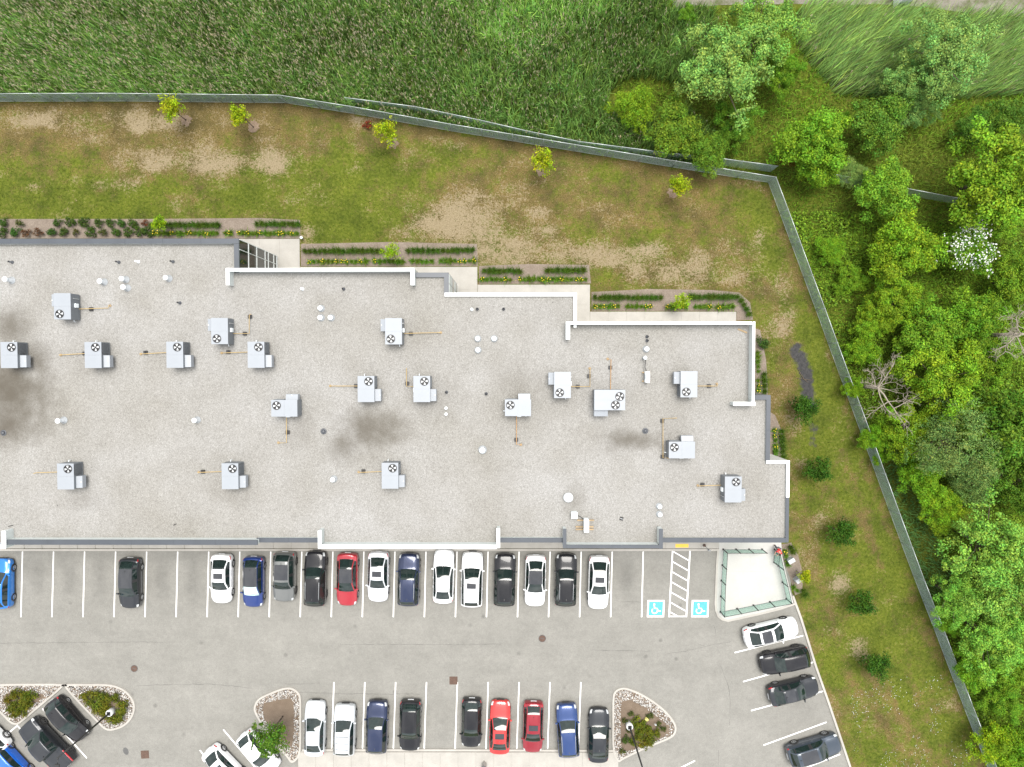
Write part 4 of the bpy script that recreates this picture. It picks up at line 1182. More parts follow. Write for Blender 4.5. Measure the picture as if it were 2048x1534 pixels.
def wheel_meshes(r, dark):
    k = (round(r, 3), dark)
    if k not in wheel_cache:
        w = .21
        ty = MB().lathe([(r*.66,-w/2),(r*.94,-w/2),(r,-w/2+.035),(r,w/2-.035),(r*.94,w/2),(r*.66,w/2),(r*.64,w/2-.04)], n=24, axis='y').mesh('tyre', M['tyre'], True)
        rm = MB().lathe([(r*.66,-w/2+.01),(r*.66,w/2-.015),(r*.60,w/2-.03),(r*.58,w/2-.09),(.001,w/2-.09)], n=24, axis='y')
        for q in range(5):
            a = q*2*math.pi/5
            pts = []
            for rr, da in ((.12,-.30),(.60,-.20),(.60,.20),(.12,.30)):
                pts.append((r*rr*math.cos(a+da), w/2-.02, r*rr*math.sin(a+da)))
            n = len(rm.v)
            rm.v += pts + [(x, y-.05, z) for x, y, z in pts]
            rm.f += [(n+3,n+2,n+1,n), (n,n+1,n+5,n+4), (n+2,n+3,n+7,n+6), (n+1,n+2,n+6,n+5)]
        rm.lathe([(.001,w/2-.012),(r*.16,w/2-.012),(r*.16,w/2-.05)][::-1], n=10, axis='y')
        wheel_cache[k] = (ty, rm.mesh('rim', M['rim_dark' if dark else 'rim'], False))
    return wheel_cache[k]

def make_car(px, py, dirpx, shape, pm, label, roof='body', L=None, group='parked cars', rim_dark=False, shade=False, rails=False, vz=.6, seed=0):
    S = SHAPES[shape]
    c = P(px, py, vz); c.z = .0205
    rz = math.atan2(-dirpx[1], dirpx[0])
    root = thing('parked_car' if shape != 'pickup' else 'pickup_truck', c, label, 'car' if shape != 'pickup' else 'pickup', group, rz)
    st = np.array(S['st']); kx = (L or S['L'])/S['L']
    nb = len(st); tb = np.arange(nb)
    t = np.linspace(0, nb-1, (nb-1)*SUB+1)
    X, Wd, ZS, ZB, WT, ZT, BW = [pchip(tb, st[:, i], t) for i in range(7)]
    X = X*kx
    n = len(t); cols = 21
    crown = np.interp(t, [0, 3, 5, 7, 8, 9, 11, nb-1], [.02,.03,.02,.035,.04,.035,.02,.02])
    V = np.zeros((n, cols, 3))
    for j in range(n):
        w, zs, zb, wt, zt, cr = Wd[j], ZS[j], ZB[j], WT[j], ZT[j], crown[j]
        q4 = np.array([w*.955, zb]); q7 = np.array([min(wt, w*.93), zt-.025])
        half = [(w*.90,zs),(w*.985,zs+.09),(w,(zs+zb)*.5),(w*.99,zb-.10),tuple(q4),tuple(q4*.88+q7*.12),tuple(q4*.1+q7*.9),tuple(q7),(wt*.91,zt+cr*.30),(wt*.5,zt+cr*.80)]
        for k, (y, z) in enumerate(half):
            for s, cc in ((-1, k), (1, cols-1-k)):
                V[j, cc] = (0, s*y, z)
        V[j, 10] = (0, 0, zt+cr)
        V[j, :, 0] = X[j] + BW[j]*(1-(V[j, :, 1]/S['W'])**2)
    idx = np.arange(n*cols).reshape(n, cols)
    CW, RF, RR, DK = 5*SUB, 7*SUB, 9*SUB, 11*SUB
    groups = {}
    def put(key, j, k): groups.setdefault(key, []).append((idx[j, k], idx[j, k+1], idx[j+1, k+1], idx[j+1, k]))
    bp1, bp2 = round(7.95*SUB), 8*SUB+SUB*2//3
    for j in range(n-1):
        for k in range(cols-1):
            side = 'l' if k >= 10 else 'r'
            kk = k if k < 10 else 19-k
            key = 'body'
            if kk == 5 and CW+1 <= j < DK-1 and not (bp1-1 <= j < bp1) and not (shape != 'pickup' and j == 9*SUB):
                key = ('side_window', side, 0 if j < bp1-1 else (1 if j < 9*SUB else 2))
            elif kk == 5 and CW+1 <= j < DK-1: key = ('pillar', side, 0 if j < 9*SUB else 1)
            elif kk >= 8 and CW <= j < RF: key = 'windshield'
            elif kk >= 8 and RR <= j < DK - (0 if shape in ('suv','hatch') else 0): key = 'rear_window'
            elif kk in (7, 8, 9) and RF <= j < RR and roof == 'black': key = 'roof_panel'
            elif kk >= 8 and RF+1 <= j < RR-1 and roof == 'pano': key = 'roof_panel'
            elif kk in (3, 4, 5, 6) and SUB <= j < 2*SUB+1 and kk >= 4: key = ('headlight', side, 0)
            elif kk in (2, 3, 4) and (nb-4)*SUB+1 <= j < (nb-2)*SUB+1 and kk >= 3: key = ('taillight', side, 0)
            elif kk <= 0: key = 'sill_trim'
            groups.setdefault(key, []).append((idx[j, k], idx[j+1, k], idx[j+1, k+1], idx[j, k+1]))
    groups['body'].append(tuple(idx[0, :]))
    groups['body'].append(tuple(idx[n-1, ::-1]))
    flat = V.reshape(-1, 3)
    mats = {'body': pm, 'windshield': M['shade'] if shade else M['car_glass'], 'rear_window': M['car_glass'], 'side_window': M['car_glass'], 'roof_panel': M['pano'],
            'headlight': M['lamp_clear'], 'taillight': M['lamp_red'], 'pillar': M['trim'], 'sill_trim': M['trim']}
    for key, fl in groups.items():
        nm = key if isinstance(key, str) else key[0]
        used = sorted({i for f in fl for i in f}); mp = {v: i for i, v in enumerate(used)}
        m = MB().add([flat[i] for i in used], [tuple(mp[i] for i in f) for f in fl])
        o = m.build(nm, mats[nm], root, True, False)
    def topz(x, y):
        j = int(np.argmin(np.abs(X + 0 - x))); wt = WT[j]
        return ZT[j] + crown[j]*(1-min(1, abs(y)/wt)**2*.7)
    if roof == 'sunroof':
        xa, xb = X[RF]-.22, X[RF]-.72
        g = MB(); NX = 5
        for i in range(NX+1):
            x = xa+(xb-xa)*i/NX
            for y in (-.40,-.2,0,.2,.40): g.v.append((x, y, topz(x, y)+.014))
        for i in range(NX):
            for q in range(4): g.f.append((i*5+q, (i+1)*5+q, (i+1)*5+q+1, i*5+q+1))
        g.build('sunroof', M['pano'], root, True, False)
    if roof == 'panels':
        for xx in (-.15, -.75, -1.3):
            if X[RR] < xx < X[RF]:
                MB().box(xx-.02,-.55,topz(xx,.5)-.03,xx+.02,.55,topz(xx,0)+.012).build('roof_seam', M['trim'], root, False, False)
    # floor pan, grille, plate, mirrors, handles, aerial, wheels
    w = S['W']
    MB().box(X[-1]*.93,-w*.82,.20,X[0]*.93,w*.82,.42).build('floor_pan', M['trim'], root, False, False)
    MB().box(X[0]+BW[0]*.7-.02,-.34,.36,X[0]+BW[0]+.012,.34,.52).build('grille', M['trim'], root, False, False)
    MB().box(X[-1]+BW[-1]-.012,-.26,.55,X[-1]+BW[-1]*.8,.26,.66).build('licence_plate', M['plate'], root, False, False)
    MB().box(X[1]+.02,-w*.66,ZT[1]-.045,X[1]+.06,w*.66,ZT[1]-.02).build('bonnet_seam', M['trim'], root, False, False)
    xm = X[CW]-.12; zm = ZB[CW]+.08
    for s in (-1, 1):
        mb = MB()
        mb.add([(xm+.08,s*w*.93,zm-.05),(xm-.06,s*w*.93,zm-.05),(xm-.06,s*(w+.14),zm-.05),(xm+.03,s*(w+.15),zm-.05),
                (xm+.06,s*w*.93,zm+.07),(xm-.06,s*w*.93,zm+.07),(xm-.06,s*(w+.13),zm+.08),(xm+.01,s*(w+.13),zm+.07)],
               [(0,3,2,1),(4,5,6,7),(0,1,5,4),(1,2,6,5),(2,3,7,6),(3,0,4,7)] if s < 0 else [(0,1,2,3),(7,6,5,4),(4,5,1,0),(5,6,2,1),(6,7,3,2),(7,4,0,3)])
        mb.build('mirror', pm if roof != 'trim' else M['trim'], root, False, False)
        for xh in (xm-.85, xm-1.65):
            MB().box(xh-.09,s*w*.985-.012,ZB[8*SUB]-.16,xh+.09,s*w*.985+.022,ZB[8*SUB]-.125).build('door_handle', pm, root, False, False)
        if rails:
            MB().tube([(X[RF]-.15,s*(WT[RF]*.93),ZT[RF]+.02),(X[RF]-.3,s*WT[RF]*.93,ZT[8*SUB]+.05),(X[RR]+.3,s*WT[RR]*.95,ZT[8*SUB]+.04),(X[RR]+.12,s*WT[RR]*.93,ZT[RR]+.01)], .018, 6).build('roof_rail', M['galv'] if rails != 'black' else M['trim'], root, True, False)
    MB().add([(X[RR]+.22,-.02,topz(X[RR]+.22,0)),(X[RR]+.22,.02,topz(X[RR]+.22,0)),(X[RR]+.08,.012,topz(X[RR]+.1,0)+.07),(X[RR]+.08,-.012,topz(X[RR]+.1,0)+.07),(X[RR]+.04,0,topz(X[RR]+.05,0)-.01)],
             [(0,1,2,3),(0,3,4),(1,4,2),(2,4,3)]).build('aerial_fin', M['trim'], root, False, False)
    wi = MB()
    for s in (.32, -.12):
        a = Vector((X[CW]+BW[CW]*.6-.02, s, ZT[CW]+.045)); b = a + Vector((-.10, .42, .10))
        wi.tube([a, b], .010, 4)
    wi.build('wiper', M['trim'], root, False, False)
    r = {'sedan':.325,'hatch':.32,'suv':.36,'pickup':.41}[shape]
    wb = {'sedan':(1.33,-1.36),'hatch':(1.28,-1.28),'suv':(1.36,-1.36),'pickup':(1.85,-1.75)}[shape]
    ty, rm = wheel_meshes(r, rim_dark)
    for xw_ in wb:
        for s in (-1, 1):
            yw = s*(w-.105+.012)
            wo = bpy.data.objects.new('wheel', ty); link(wo, root); wo.location = (xw_*kx, yw, r)
            ro = bpy.data.objects.new('rim', rm); link(ro, wo)
            if s < 0: wo.rotation_euler = (0, 0, math.pi)
            ar = MB()
            aa = np.linspace(-.1, math.pi+.1, 15)
            for a in aa:
                for rr, dy in ((r*1.03, .004), (r*1.17, .004), (r*1.19, -.05)):
                    ar.v.append((xw_*kx+rr*math.cos(a), s*(w+dy-.002), r+rr*math.sin(a)))
            for i in range(len(aa)-1):
                for q in range(2):
                    f = (3*i+q, 3*i+q+1, 3*i+4+q, 3*i+3+q)
                    ar.f.append(f if s > 0 else f[::-1])
            ar.build('wheel_arch', M['trim'], root, False, False)
    return root

PT = {'white': paint('white', (.80,.81,.82), 0, .35), 'silver': paint('silver', (.56,.59,.62), .3, .35), 'pearl': paint('pearl', (.66,.68,.72), .1), 'black': paint('black', (.012,.012,.014), .1, .25),
      'charcoal': paint('charcoal', (.030,.033,.038), .4), 'grey': paint('grey', (.16,.165,.16), .5), 'red': paint('red', (.33,.012,.022), .2), 'bright_red': paint('bright_red', (.46,.022,.02), .1),
      'dark_red': paint('dark_red', (.24,.006,.016), .3), 'blue': paint('blue', (.008,.03,.16), .3), 'bright_blue': paint('bright_blue', (.006,.16,.52), .2), 'vivid_blue': paint('vivid_blue', (.01,.11,.52), .2),
      'navy': paint('navy', (.011,.020,.06), .4), 'slate': paint('slate', (.042,.056,.076), .4), 'steel_blue': paint('steel_blue', (.014,.042,.15), .3)}
UP, DN = (.024, -1), (-.024, 1)
G1, G2, G3, G4 = 'cars parked along the building', 'cars in the lower stall row', 'cars in the angled stalls at the lawn edge', 'cars in the slanted stalls by the islands'
CARS = [
 (4,1166,UP,'hatch','bright_blue','bright blue hatchback cut by the left picture edge','body',4.4,G1,{}),
 (261,1165.5,DN,'hatch','charcoal','dark grey crossover parked alone between empty stalls','black',4.5,G1,{}),
 (444,1156.5,DN,'sedan','white','white sedan with sunroof next to the dark blue car with a pale windscreen','sunroof',4.4,G1,{}),
 (507.5,1163,DN,'hatch','blue','blue car with black roof and pale sun shade in its windscreen','black',4.5,G1,{'shade':True}),
 (570,1152,DN,'suv','grey','grey sport utility with a large dark sunroof','pano',4.4,G1,{'rim_dark':True}),
 (631.5,1156,UP,'suv','black','large black sport utility with roof rails parked nose to the building','body',4.9,G1,{'rails':True,'rim_dark':True}),
 (695,1158,DN,'sedan','red','red car with black roof in the row along the building','black',4.75,G1,{}),
 (757,1152.5,DN,'sedan','pearl','silver white sedan with small sunroof beside the red car','sunroof',4.5,G1,{}),
 (818,1158,UP,'suv','navy','navy blue sport utility in the row along the building','body',4.65,G1,{'rails':True}),
 (887.5,1152,UP,'sedan','white','white sedan without sunroof, nose to the building','body',4.75,G1,{}),
 (944.5,1157.5,UP,'suv','white','white sport utility with a small sunroof, nose to the building','sunroof',4.9,G1,{}),
 (1009.5,1158.5,UP,'suv','black','black sport utility between the white sport utility and the white black roofed sedan','body',4.65,G1,{}),
 (1070.5,1160.5,DN,'sedan','white','white sedan with a black roof','black',4.6,G1,{}),
 (1131.5,1158.5,UP,'suv','black','black sport utility with pale rails next to the last white sedan of the row','body',4.65,G1,{'rails':True}),
 (1197,1164,DN,'sedan','white','white sedan with sunroof at the right end of the row','sunroof',4.8,G1,{}),
 (1541,1264,(.97,-.235),'sedan','white','white sedan with dark glass roof beside the terrace','pano',4.9,G3,{'rim_dark':True}),
 (1568,1319.5,(-.97,.215),'suv','black','black sport utility with red tail lamps toward the lawn','body',4.4,G3,{'rim_dark':True,'rails':'black'}),
 (1586,1381,(.965,-.235),'sedan','charcoal','dark grey sedan with glass roof, third of the angled stalls','pano',4.5,G3,{}),
 (1626,1497.5,(.95,-.29),'suv','slate','slate blue sport utility with glass roof at the lower right','pano',4.8,G3,{}),
 (630.5,1455,UP,'sedan','silver','silver white sedan beside the island with the green tree','body',4.95,G2,{}),
 (690,1457.5,UP,'suv','silver','white sport utility with seams across its roof','panels',4.6,G2,{}),
 (754.5,1452,UP,'suv','navy','navy sport utility in the lower stall row','body',4.7,G2,{}),
 (821,1448.5,DN,'suv','black','black boxy hatchback with red tail lamps toward the lane','body',4.55,G2,{}),
 (943,1444.5,DN,'hatch','black','small black hatchback beside the empty stall','body',4.4,G2,{}),
 (1000,1452.5,UP,'sedan','bright_red','bright red sedan with sunroof in the lower row','sunroof',4.75,G2,{}),
 (1066,1453,DN,'hatch','dark_red','dark red hatchback with its rear to the lane','sunroof',4.6,G2,{}),
 (1135,1458.5,(-.055,-1),'suv','steel_blue','blue sport utility standing slightly crooked in its stall','body',4.8,G2,{'rails':True}),
 (1197,1469,(.02,-1),'sedan','charcoal','black sedan next to the island with the lamp base','body',4.8,G2,{}),
 (136,1438,(.64,.77),'hatch','black','black crossover tucked against the gravel island','body',4.4,G4,{}),
 (97,1488,(-.68,-.73),'pickup','charcoal','dark grey pickup truck under the black lamp pole','body',5.5,G4,{'rim_dark':True}),
 (24,1528,(.66,.75),'hatch','vivid_blue','vivid blue hatchback beside the pickup at the corner','body',4.4,G4,{}),
 (-26,1464,(-.70,-.71),'suv','white','white car whose corner and wheel show at the left edge','body',4.6,G4,{}),
 (518,1503,(.65,.76),'hatch','white','white hatchback half under the broad green tree','body',4.3,G4,{}),
 (452,1534,(.68,.73),'sedan','white','white car with dark sunroof cut by the lower edge','sunroof',4.6,G4,{}),
]
for px, py, d, sh, pn, lab, roofk, L, grp, kw in CARS:
    make_car(px, py, d, sh, PT[pn], lab, roofk, L, grp, **kw)
# ------------------------------------------------------------------ plants
def leaf_cloud(c, size, cols, nrm=None, up=.6, aspect=.55):
    """many small pointed leaves: centres (n,3), per-leaf size and colour -> verts, faces, colours"""
    n = len(c)
    N = RNG.normal(size=(n, 3))
    if nrm is not None: N = N*.55 + nrm
    N[:, 2] += up
    N /= np.linalg.norm(N, axis=1)[:, None]
    T = np.cross(N, RNG.normal(size=(n, 3))); T /= np.linalg.norm(T, axis=1)[:, None] + 1e-9
    B = np.cross(N, T)
    s = np.asarray(size)[:, None]
    v = np.stack([c - T*s, c + B*s*aspect - T*s*.1, c + T*s, c - B*s*aspect - T*s*.1], 1).reshape(-1, 3)
    f = np.arange(4*n).reshape(n, 4)
    return v, f, np.repeat(cols, 4, 0)

def jitter_cols(base, n, hv=.18, vv=.22):
    b = np.array(base)[None]
    k = RNG.normal(1, vv, (n, 1)).clip(.45, 1.7)
    h = RNG.normal(0, hv, (n, 1))
    out = b*k*np.concatenate([1+h, 1+.25*h, 1-.3*h], 1)
    return out.clip(.002, .9)

def crown_mesh(name, R, flat, nclump, nleaf, lsize, cr=(.20,.34), base=(.112,.205,.017), hollow=.35, spike=0.0):
    """crown of leaf clumps round its own centre; R metres"""
    k = nclump
    d = RNG.normal(size=(k, 3)); d /= np.linalg.norm(d, axis=1)[:, None]
    d[:, 2] = np.where(d[:, 2] < -.35, -d[:, 2], d[:, 2])
    rad = RNG.uniform(hollow, 1, k)**.6
    lob = 1 + .22*np.sin(3*np.arctan2(d[:, 1], d[:, 0])+RNG.uniform(0, 6)) + .12*np.sin(7*np.arctan2(d[:, 1], d[:, 0])+RNG.uniform(0, 6))
    cc = d*(rad*lob)[:, None]*R*.82
    cc[:, 2] *= flat
    crad = RNG.uniform(cr[0], cr[1], k)*R
    per = np.maximum(4, (nleaf*crad**2/np.sum(crad**2)).astype(int))
    cs, ns, sz, co = [], [], [], []
    for i in range(k):
        m = per[i]
        q = RNG.normal(size=(m, 3)); q /= np.linalg.norm(q, axis=1)[:, None]
        r = RNG.uniform(.35, 1.08, m)[:, None]
        st = np.array([1, 1, .75])*(1 + spike*RNG.normal(size=3)*.6)
        cs.append(cc[i] + q*r*crad[i]*st)
        ns.append(q*.9)
        sz.append(RNG.uniform(.6, 1.25, m)*lsize)
        co.append(jitter_cols(np.array(base)*RNG.uniform(.78, 1.22)*np.array([RNG.uniform(.85, 1.2), 1, 1]), m))
    v, f, c = leaf_cloud(np.concatenate(cs), np.concatenate(sz), np.concatenate(co), np.concatenate(ns))
    return np_mesh(name, v, f, M['leaf'], c), cc

def trunk_mesh(name, h, r, cc, R, mat, nl=14):
    m = MB()
    top = Vector((RNG.uniform(-.1,.1)*R, RNG.uniform(-.1,.1)*R, h))
    m.tube([(0,0,0),(0,0,.15*h),(top.x*.5, top.y*.5, h*.6), tuple(top)], [r*1.35, r, r*.8, r*.5], 8)
    for i in RNG.choice(len(cc), min(nl, len(cc)), replace=False):
        e = Vector((cc[i][0], cc[i][1], h + cc[i][2]))
        a = Vector((0,0,h*RNG.uniform(.45,.8)))
        mid = a.lerp(e, .5) + Vector((0,0,.06*R))
        m.tube([tuple(a), tuple(mid), tuple(e)], [r*.45, r*.28, r*.10], 5, False)
    return m.mesh(name, mat, True)

PROTO = {}
def proto_tree(kind):
    if kind in PROTO: return PROTO[kind]
    base, v = kind.split('.')
    sp = dict(big=dict(R=3.4, flat=.72, nclump=120, nleaf=21000, lsize=.088, cr=(.10,.19)),
              sage=dict(R=3.4, flat=.70, nclump=130, nleaf=19000, lsize=.072, cr=(.09,.17), base=(.142,.268,.052), hollow=.12, spike=.5),
              dense=dict(R=2.4, flat=.80, nclump=110, nleaf=18000, lsize=.072, cr=(.13,.22)),
              shrub=dict(R=2.0, flat=.62, nclump=130, nleaf=14000, lsize=.06, cr=(.12,.22), spike=.4),
              feather=dict(R=3.2, flat=.75, nclump=240, nleaf=22000, lsize=.052, cr=(.08,.17), base=(.115,.20,.042), spike=.8),
              young=dict(R=1.1, flat=1.25, nclump=34, nleaf=1500, lsize=.075, cr=(.22,.36), base=(.23,.30,.010), hollow=.1, spike=.6),
              round=dict(R=1.15, flat=.95, nclump=60, nleaf=3200, lsize=.065, cr=(.20,.32), base=(.034,.092,.008), hollow=.2),
              island=dict(R=2.0, flat=1.0, nclump=38, nleaf=4200, lsize=.095, cr=(.18,.32), base=(.07,.15,.012), hollow=.15, spike=.9))[base]
    R = sp['R']
    cm, cc = crown_mesh('crown', **{k: w for k, w in sp.items() if k != 'R'}, R=R)if False else crown_mesh('crown', sp['R'], sp['flat'], sp['nclump'], sp['nleaf'], sp['lsize'], sp['cr'], sp.get('base', (.112,.205,.017)), sp.get('hollow', .35), sp.get('spike', 0))
    h = R*(2.6 if base == 'young' else 1.0 if base != 'round' else 1.25)
    tm = trunk_mesh('trunk', h, R*(.035 if base == 'young' else .04), cc, R, M['bark'], 24 if base in ('sage','feather','big') else 10)
    PROTO[kind] = (R, h, cm, tm)
    return PROTO[kind]

def plant_tree(px, py, rpx, kind, tint, label, group, name='tree', hz=None, squash=None, base=None, cat='tree'):
    """px,py: crown centre in the photo; hz: crown centre height; base: photo place of the foot if it shows"""
    R, h, cm, tm = proto_tree(kind)
    r = rpx*S0*1.1
    s = r/R
    zc = hz if hz is not None else h*s
    if base is not None: c = P(base[0], base[1], 0)
    else:
        c = P(px, py, zc); c.z = 0
    rz = random.uniform(0, 6.28)
    root = thing(name, c, label, cat, group, rz)
    sx, sy = squash or (1, 1)
    cr = bpy.data.objects.new('crown', cm); link(cr, root)
    cr.location = (0, 0, zc); cr.scale = (s*sx, s*sy, s)
    cr.color = tuple(tint) + (1,)
    tk = bpy.data.objects.new('trunk', tm); link(tk, root)
    tk.scale = (s*.9, s*.9, zc/h)
    return root

GW, GL = 'trees and bushes beyond the fence', 'young trees on the lawn'
BR, YG, SG, DK_, BL = (1.15,1.25,.9), (1.75,1.4,.75), (1.25,1.18,1.4), (.55,.62,.8), (.7,.85,1.3)
WOODS = [
 (1518,62,82,'sage.1',(1.2,1.2,1.0),'large loose pale green tree at the top by the gravel track',None),
 (1449,142,98,'sage.2',(1.3,1.2,1.25),'large pale silvery green tree beside the reed bed',None),
 (1562,150,40,'big.2',(.9,1.05,.7),'green tree edge behind the silvery green tree',2.6),
 (1470,248,46,'big.1',(.85,1.0,.9),'mid green bush below the silvery green tree',1.8),
 (1888,112,84,'sage.1',SG,'big pale tree standing among bent reeds at the upper right',None),
 (1810,170,58,'sage.2',(1.1,1.05,1.2),'pale tree left of the big one among bent reeds',2.4),
 (1832,218,42,'sage.1',(1.0,1.0,1.2),'low pale bough below the big tree among bent reeds',2.0),
 (1625,293,68,'dense.1',(1.2,1.32,.9),'bright green round tree at the fence corner',None),
 (1638,338,40,'dense.2',(1.25,1.3,.8),'bright green lower half of the tree at the fence corner',2.0),
 (1757,250,58,'shrub.1',(.85,.95,1.15),'grey green rounded bush right of the bright corner tree',None),
 (1685,238,16,'shrub.2',(1.1,1.3,1.0),'small bright sapling left of the grey green rounded bush',1.3),
 (1946,255,38,'shrub.2',(.62,.78,1.0),'dark blue green bush near the right edge',None),
 (2012,238,44,'shrub.1',(.72,.82,1.0),'dark green bush touching the right edge at the top',None),
 (1268,216,44,'shrub.2',(1.25,1.2,.7),'yellow green bush at the end of the reed bed',None),
 (1352,262,56,'shrub.1',(1.05,1.0,.95),'olive green bush hanging over the outer fence',None),
 (1415,305,44,'shrub.2',(.95,1.0,1.0),'olive bush beside the outer fence end',None),
 (1764,386,58,'dense.2',(1.2,1.3,1.1),'bright green tree growing over the outer fence rail',None),
 (1700,346,30,'feather.1',(1.5,1.4,1.5),'pale wispy sapling between the two bright trees',1.8),
 (1722,362,24,'feather.1',(1.0,1.1,1.4),'grey green wispy sapling on the outer fence',1.6),
 (1995,350,95,'big.1',(1.4,1.35,.9),'wide yellow green tree at the right edge',None),
 (2005,428,50,'big.2',(1.25,1.25,.85),'yellow green boughs under the wide tree at the right edge',2.4),
 (1803,500,66,'dense.1',(1.4,1.35,.75),'yellow green round bush left of the white flowering bush',None),
 (1929,496,54,'shrub.1',(1.0,1.15,.9),'round bush covered in white blossom',3.0),
 (1788,612,52,'big.1',(1.35,1.3,.75),'bright broad leaved tree below the yellow green round bush',None),
 (1745,640,40,'big.2',(1.3,1.3,.75),'bright broad leaved bush left of the broad leaved tree',1.9),
 (1850,660,62,'dense.2',(1.1,1.2,.9),'mid green tree in the middle of the thicket',None),
 (1880,760,78,'big.2',(1.35,1.35,.8),'tall bright green tree of the thicket',None),
 (1940,640,60,'dense.1',(1.05,1.15,.8),'green tree left of the bleached dead tree',None),
 (1975,720,55,'big.1',(1.1,1.15,.8),'green tree under the bleached dead tree',2.6),
 (1905,880,88,'feather.1',(1.15,1.1,1.25),'feathery grey green willow of the thicket',None),
 (1940,960,60,'feather.2',(1.05,1.05,1.2),'lower feathery willow bough above the great tree',2.4),
 (1815,860,56,'big.1',(1.4,1.35,.75),'bright broad leaved tree under the dead branches',None),
 (1838,950,46,'dense.2',(1.15,1.3,.7),'bright green bush right of the green grass strip',None),
 (1880,1010,50,'big.2',(1.3,1.3,.7),'bright leaved tree above the great pale tree',2.3),
 (2005,860,85,'dense.1',(.75,.85,.8),'dark green tree at the right edge beside the willow',None),
 (2040,960,60,'big.1',(.7,.8,.75),'dark tree cut by the right edge',None),
 (1985,1090,95,'sage.2',(1.25,1.28,.9),'great pale green tree near the fence, upper crown',None),
 (1912,1192,60,'sage.1',(1.1,1.25,.75),'green tree leaning over the green mesh fence',None),
 (2010,1180,82,'sage.1',(1.3,1.32,1.0),'great pale green tree at the right edge, middle crown',None),
 (1985,1275,78,'sage.2',(1.2,1.3,.8),'great pale green tree below the middle crown',None),
 (1902,1248,26,'dense.1',(1.1,1.35,.75),'small bright bush on the fence below the leaning tree',1.6),
 (1950,1330,45,'dense.2',(1.2,1.4,.8),'bright green bush at the fence low right',None),
 (2025,1330,50,'big.1',(1.1,1.2,.8),'green tree at the right edge low down',2.4),
 (2000,1400,42,'big.2',(.95,1.1,.75),'mid green tree above the yellowish tree',None),
 (1985,1490,46,'shrub.1',(1.6,1.45,.5),'yellowish bush at the lower right fence end',None),
 (2030,1500,50,'dense.1',(1.1,1.2,.6),'green tree in the lower right corner',None),
 (1748,875,30,'dense.1',(1.2,1.35,.7),'bright bush growing through the fence',1.5),
 (1705,775,22,'dense.2',(1.2,1.25,.6),'small bush on the fence beside the dead branches',1.5),
 (1760,915,16,'dense.1',(1.15,1.35,.7),'tiny sapling on the fence above the grass strip',1.1),
 (1575,318,18,'shrub.2',(1.0,.42,.5),'dark red leaved bush left of the bright corner tree',1.1),
 (1375,30,20,'dense.2',(.9,1.1,.8),'small green bush by the gravel track',1.2),
 (2030,560,55,'shrub.1',(1.1,1.1,.8),'green thicket bush at the right edge',None),
 (1700,560,34,'shrub.2',(1.15,1.2,.8),'low green bush right of the fence',1.2),
 (1662,500,30,'shrub.1',(1.2,1.35,.8),'low bright bush close to the fence',1.1),
 (1725,700,36,'shrub.1',(1.2,1.3,.75),'low green bush between fence and broad leaved trees',1.3),
]
for px, py, r, kd, tint, lab, hz in WOODS:
    nm = 'bush' if 'bush' in lab or 'sapling' in lab else 'tree'
    plant_tree(px, py, r, kd, tint, lab, GW, nm, hz, cat=nm)
YT = [((350,222),(372,240),'young.1','young yellow green tree, leftmost on the lawn'),((487,232),(507,254),'young.2','young yellow green tree above a bare mulch ring'),
      ((787,262),(786,285),'young.3','young yellow green tree beside the red shrub'),((1078,320),(1083,342),'young.1','young yellow green tree below the long fence'),
      ((1362,367),(1346,385),'young.2','young yellow green tree nearest the fence corner'),((782,495),(790,512),'young.3','young tree in the bed behind the long white parapet'),
      ((1357,597),(1350,607),'young.1','young tree in the last rear bed'),((328,440),(345,458),'young.2','young tree in the bed at the left')]
for k, (top, foot, kd, lab) in enumerate(YT):
    bed_ = k >= 5
    sc = .72 if bed_ else 1.0
    o = plant_tree(top[0], top[1], 25*sc, kd, (1.0,1.0,.7) if not bed_ else (.85,1.05,.9), lab, GL, 'young_tree', 2.5*sc if not bed_ else 1.9, base=foot)
    if not bed_:
        c = P(foot[0], foot[1], 0)
        ring = [(c.x+.5*math.cos(a)*random.uniform(.7,1.25), c.y+.5*math.sin(a)*random.uniform(.7,1.25)) for a in np.linspace(0, 6.283, 30)[:-1]]
        tag(MB().sheet(ring, .02).build('mulch_ring', M['straw_ring']), kind='structure')
for top, foot, kd, lab in [((1605,822),(1588,812),'round.1','dark green round tree beside the mud pool'),((1635,940),(1608,928),'round.2','dark green round tree, second down the east lawn'),
                           ((1680,1065),(1655,1052),'round.1','dark green round tree, third down the east lawn'),((1720,1207),(1690,1180),'round.2','dark green round tree beside a pale mulch ring'),
                           ((1750,1328),(1722,1300),'round.1','dark green round tree, last down the east lawn')]:
    plant_tree(top[0], top[1], 29, kd, (1,1.0,.9), lab, GL, 'young_tree', 1.75, base=((top[0]+foot[0])/2-4, (top[1]+foot[1])/2-3))
plant_tree(548, 1448, 40, 'island.1', (1,1,1), 'broad green tree in the gravel island hanging over the white car', GL, 'young_tree', 3.2, base=(566,1432))
plant_tree(1603, 1150, 17, 'young.2', (1.1,1.0,.6), 'small yellow green tree beside the terrace', GL, 'young_tree', 1.4, base=(1592,1141))
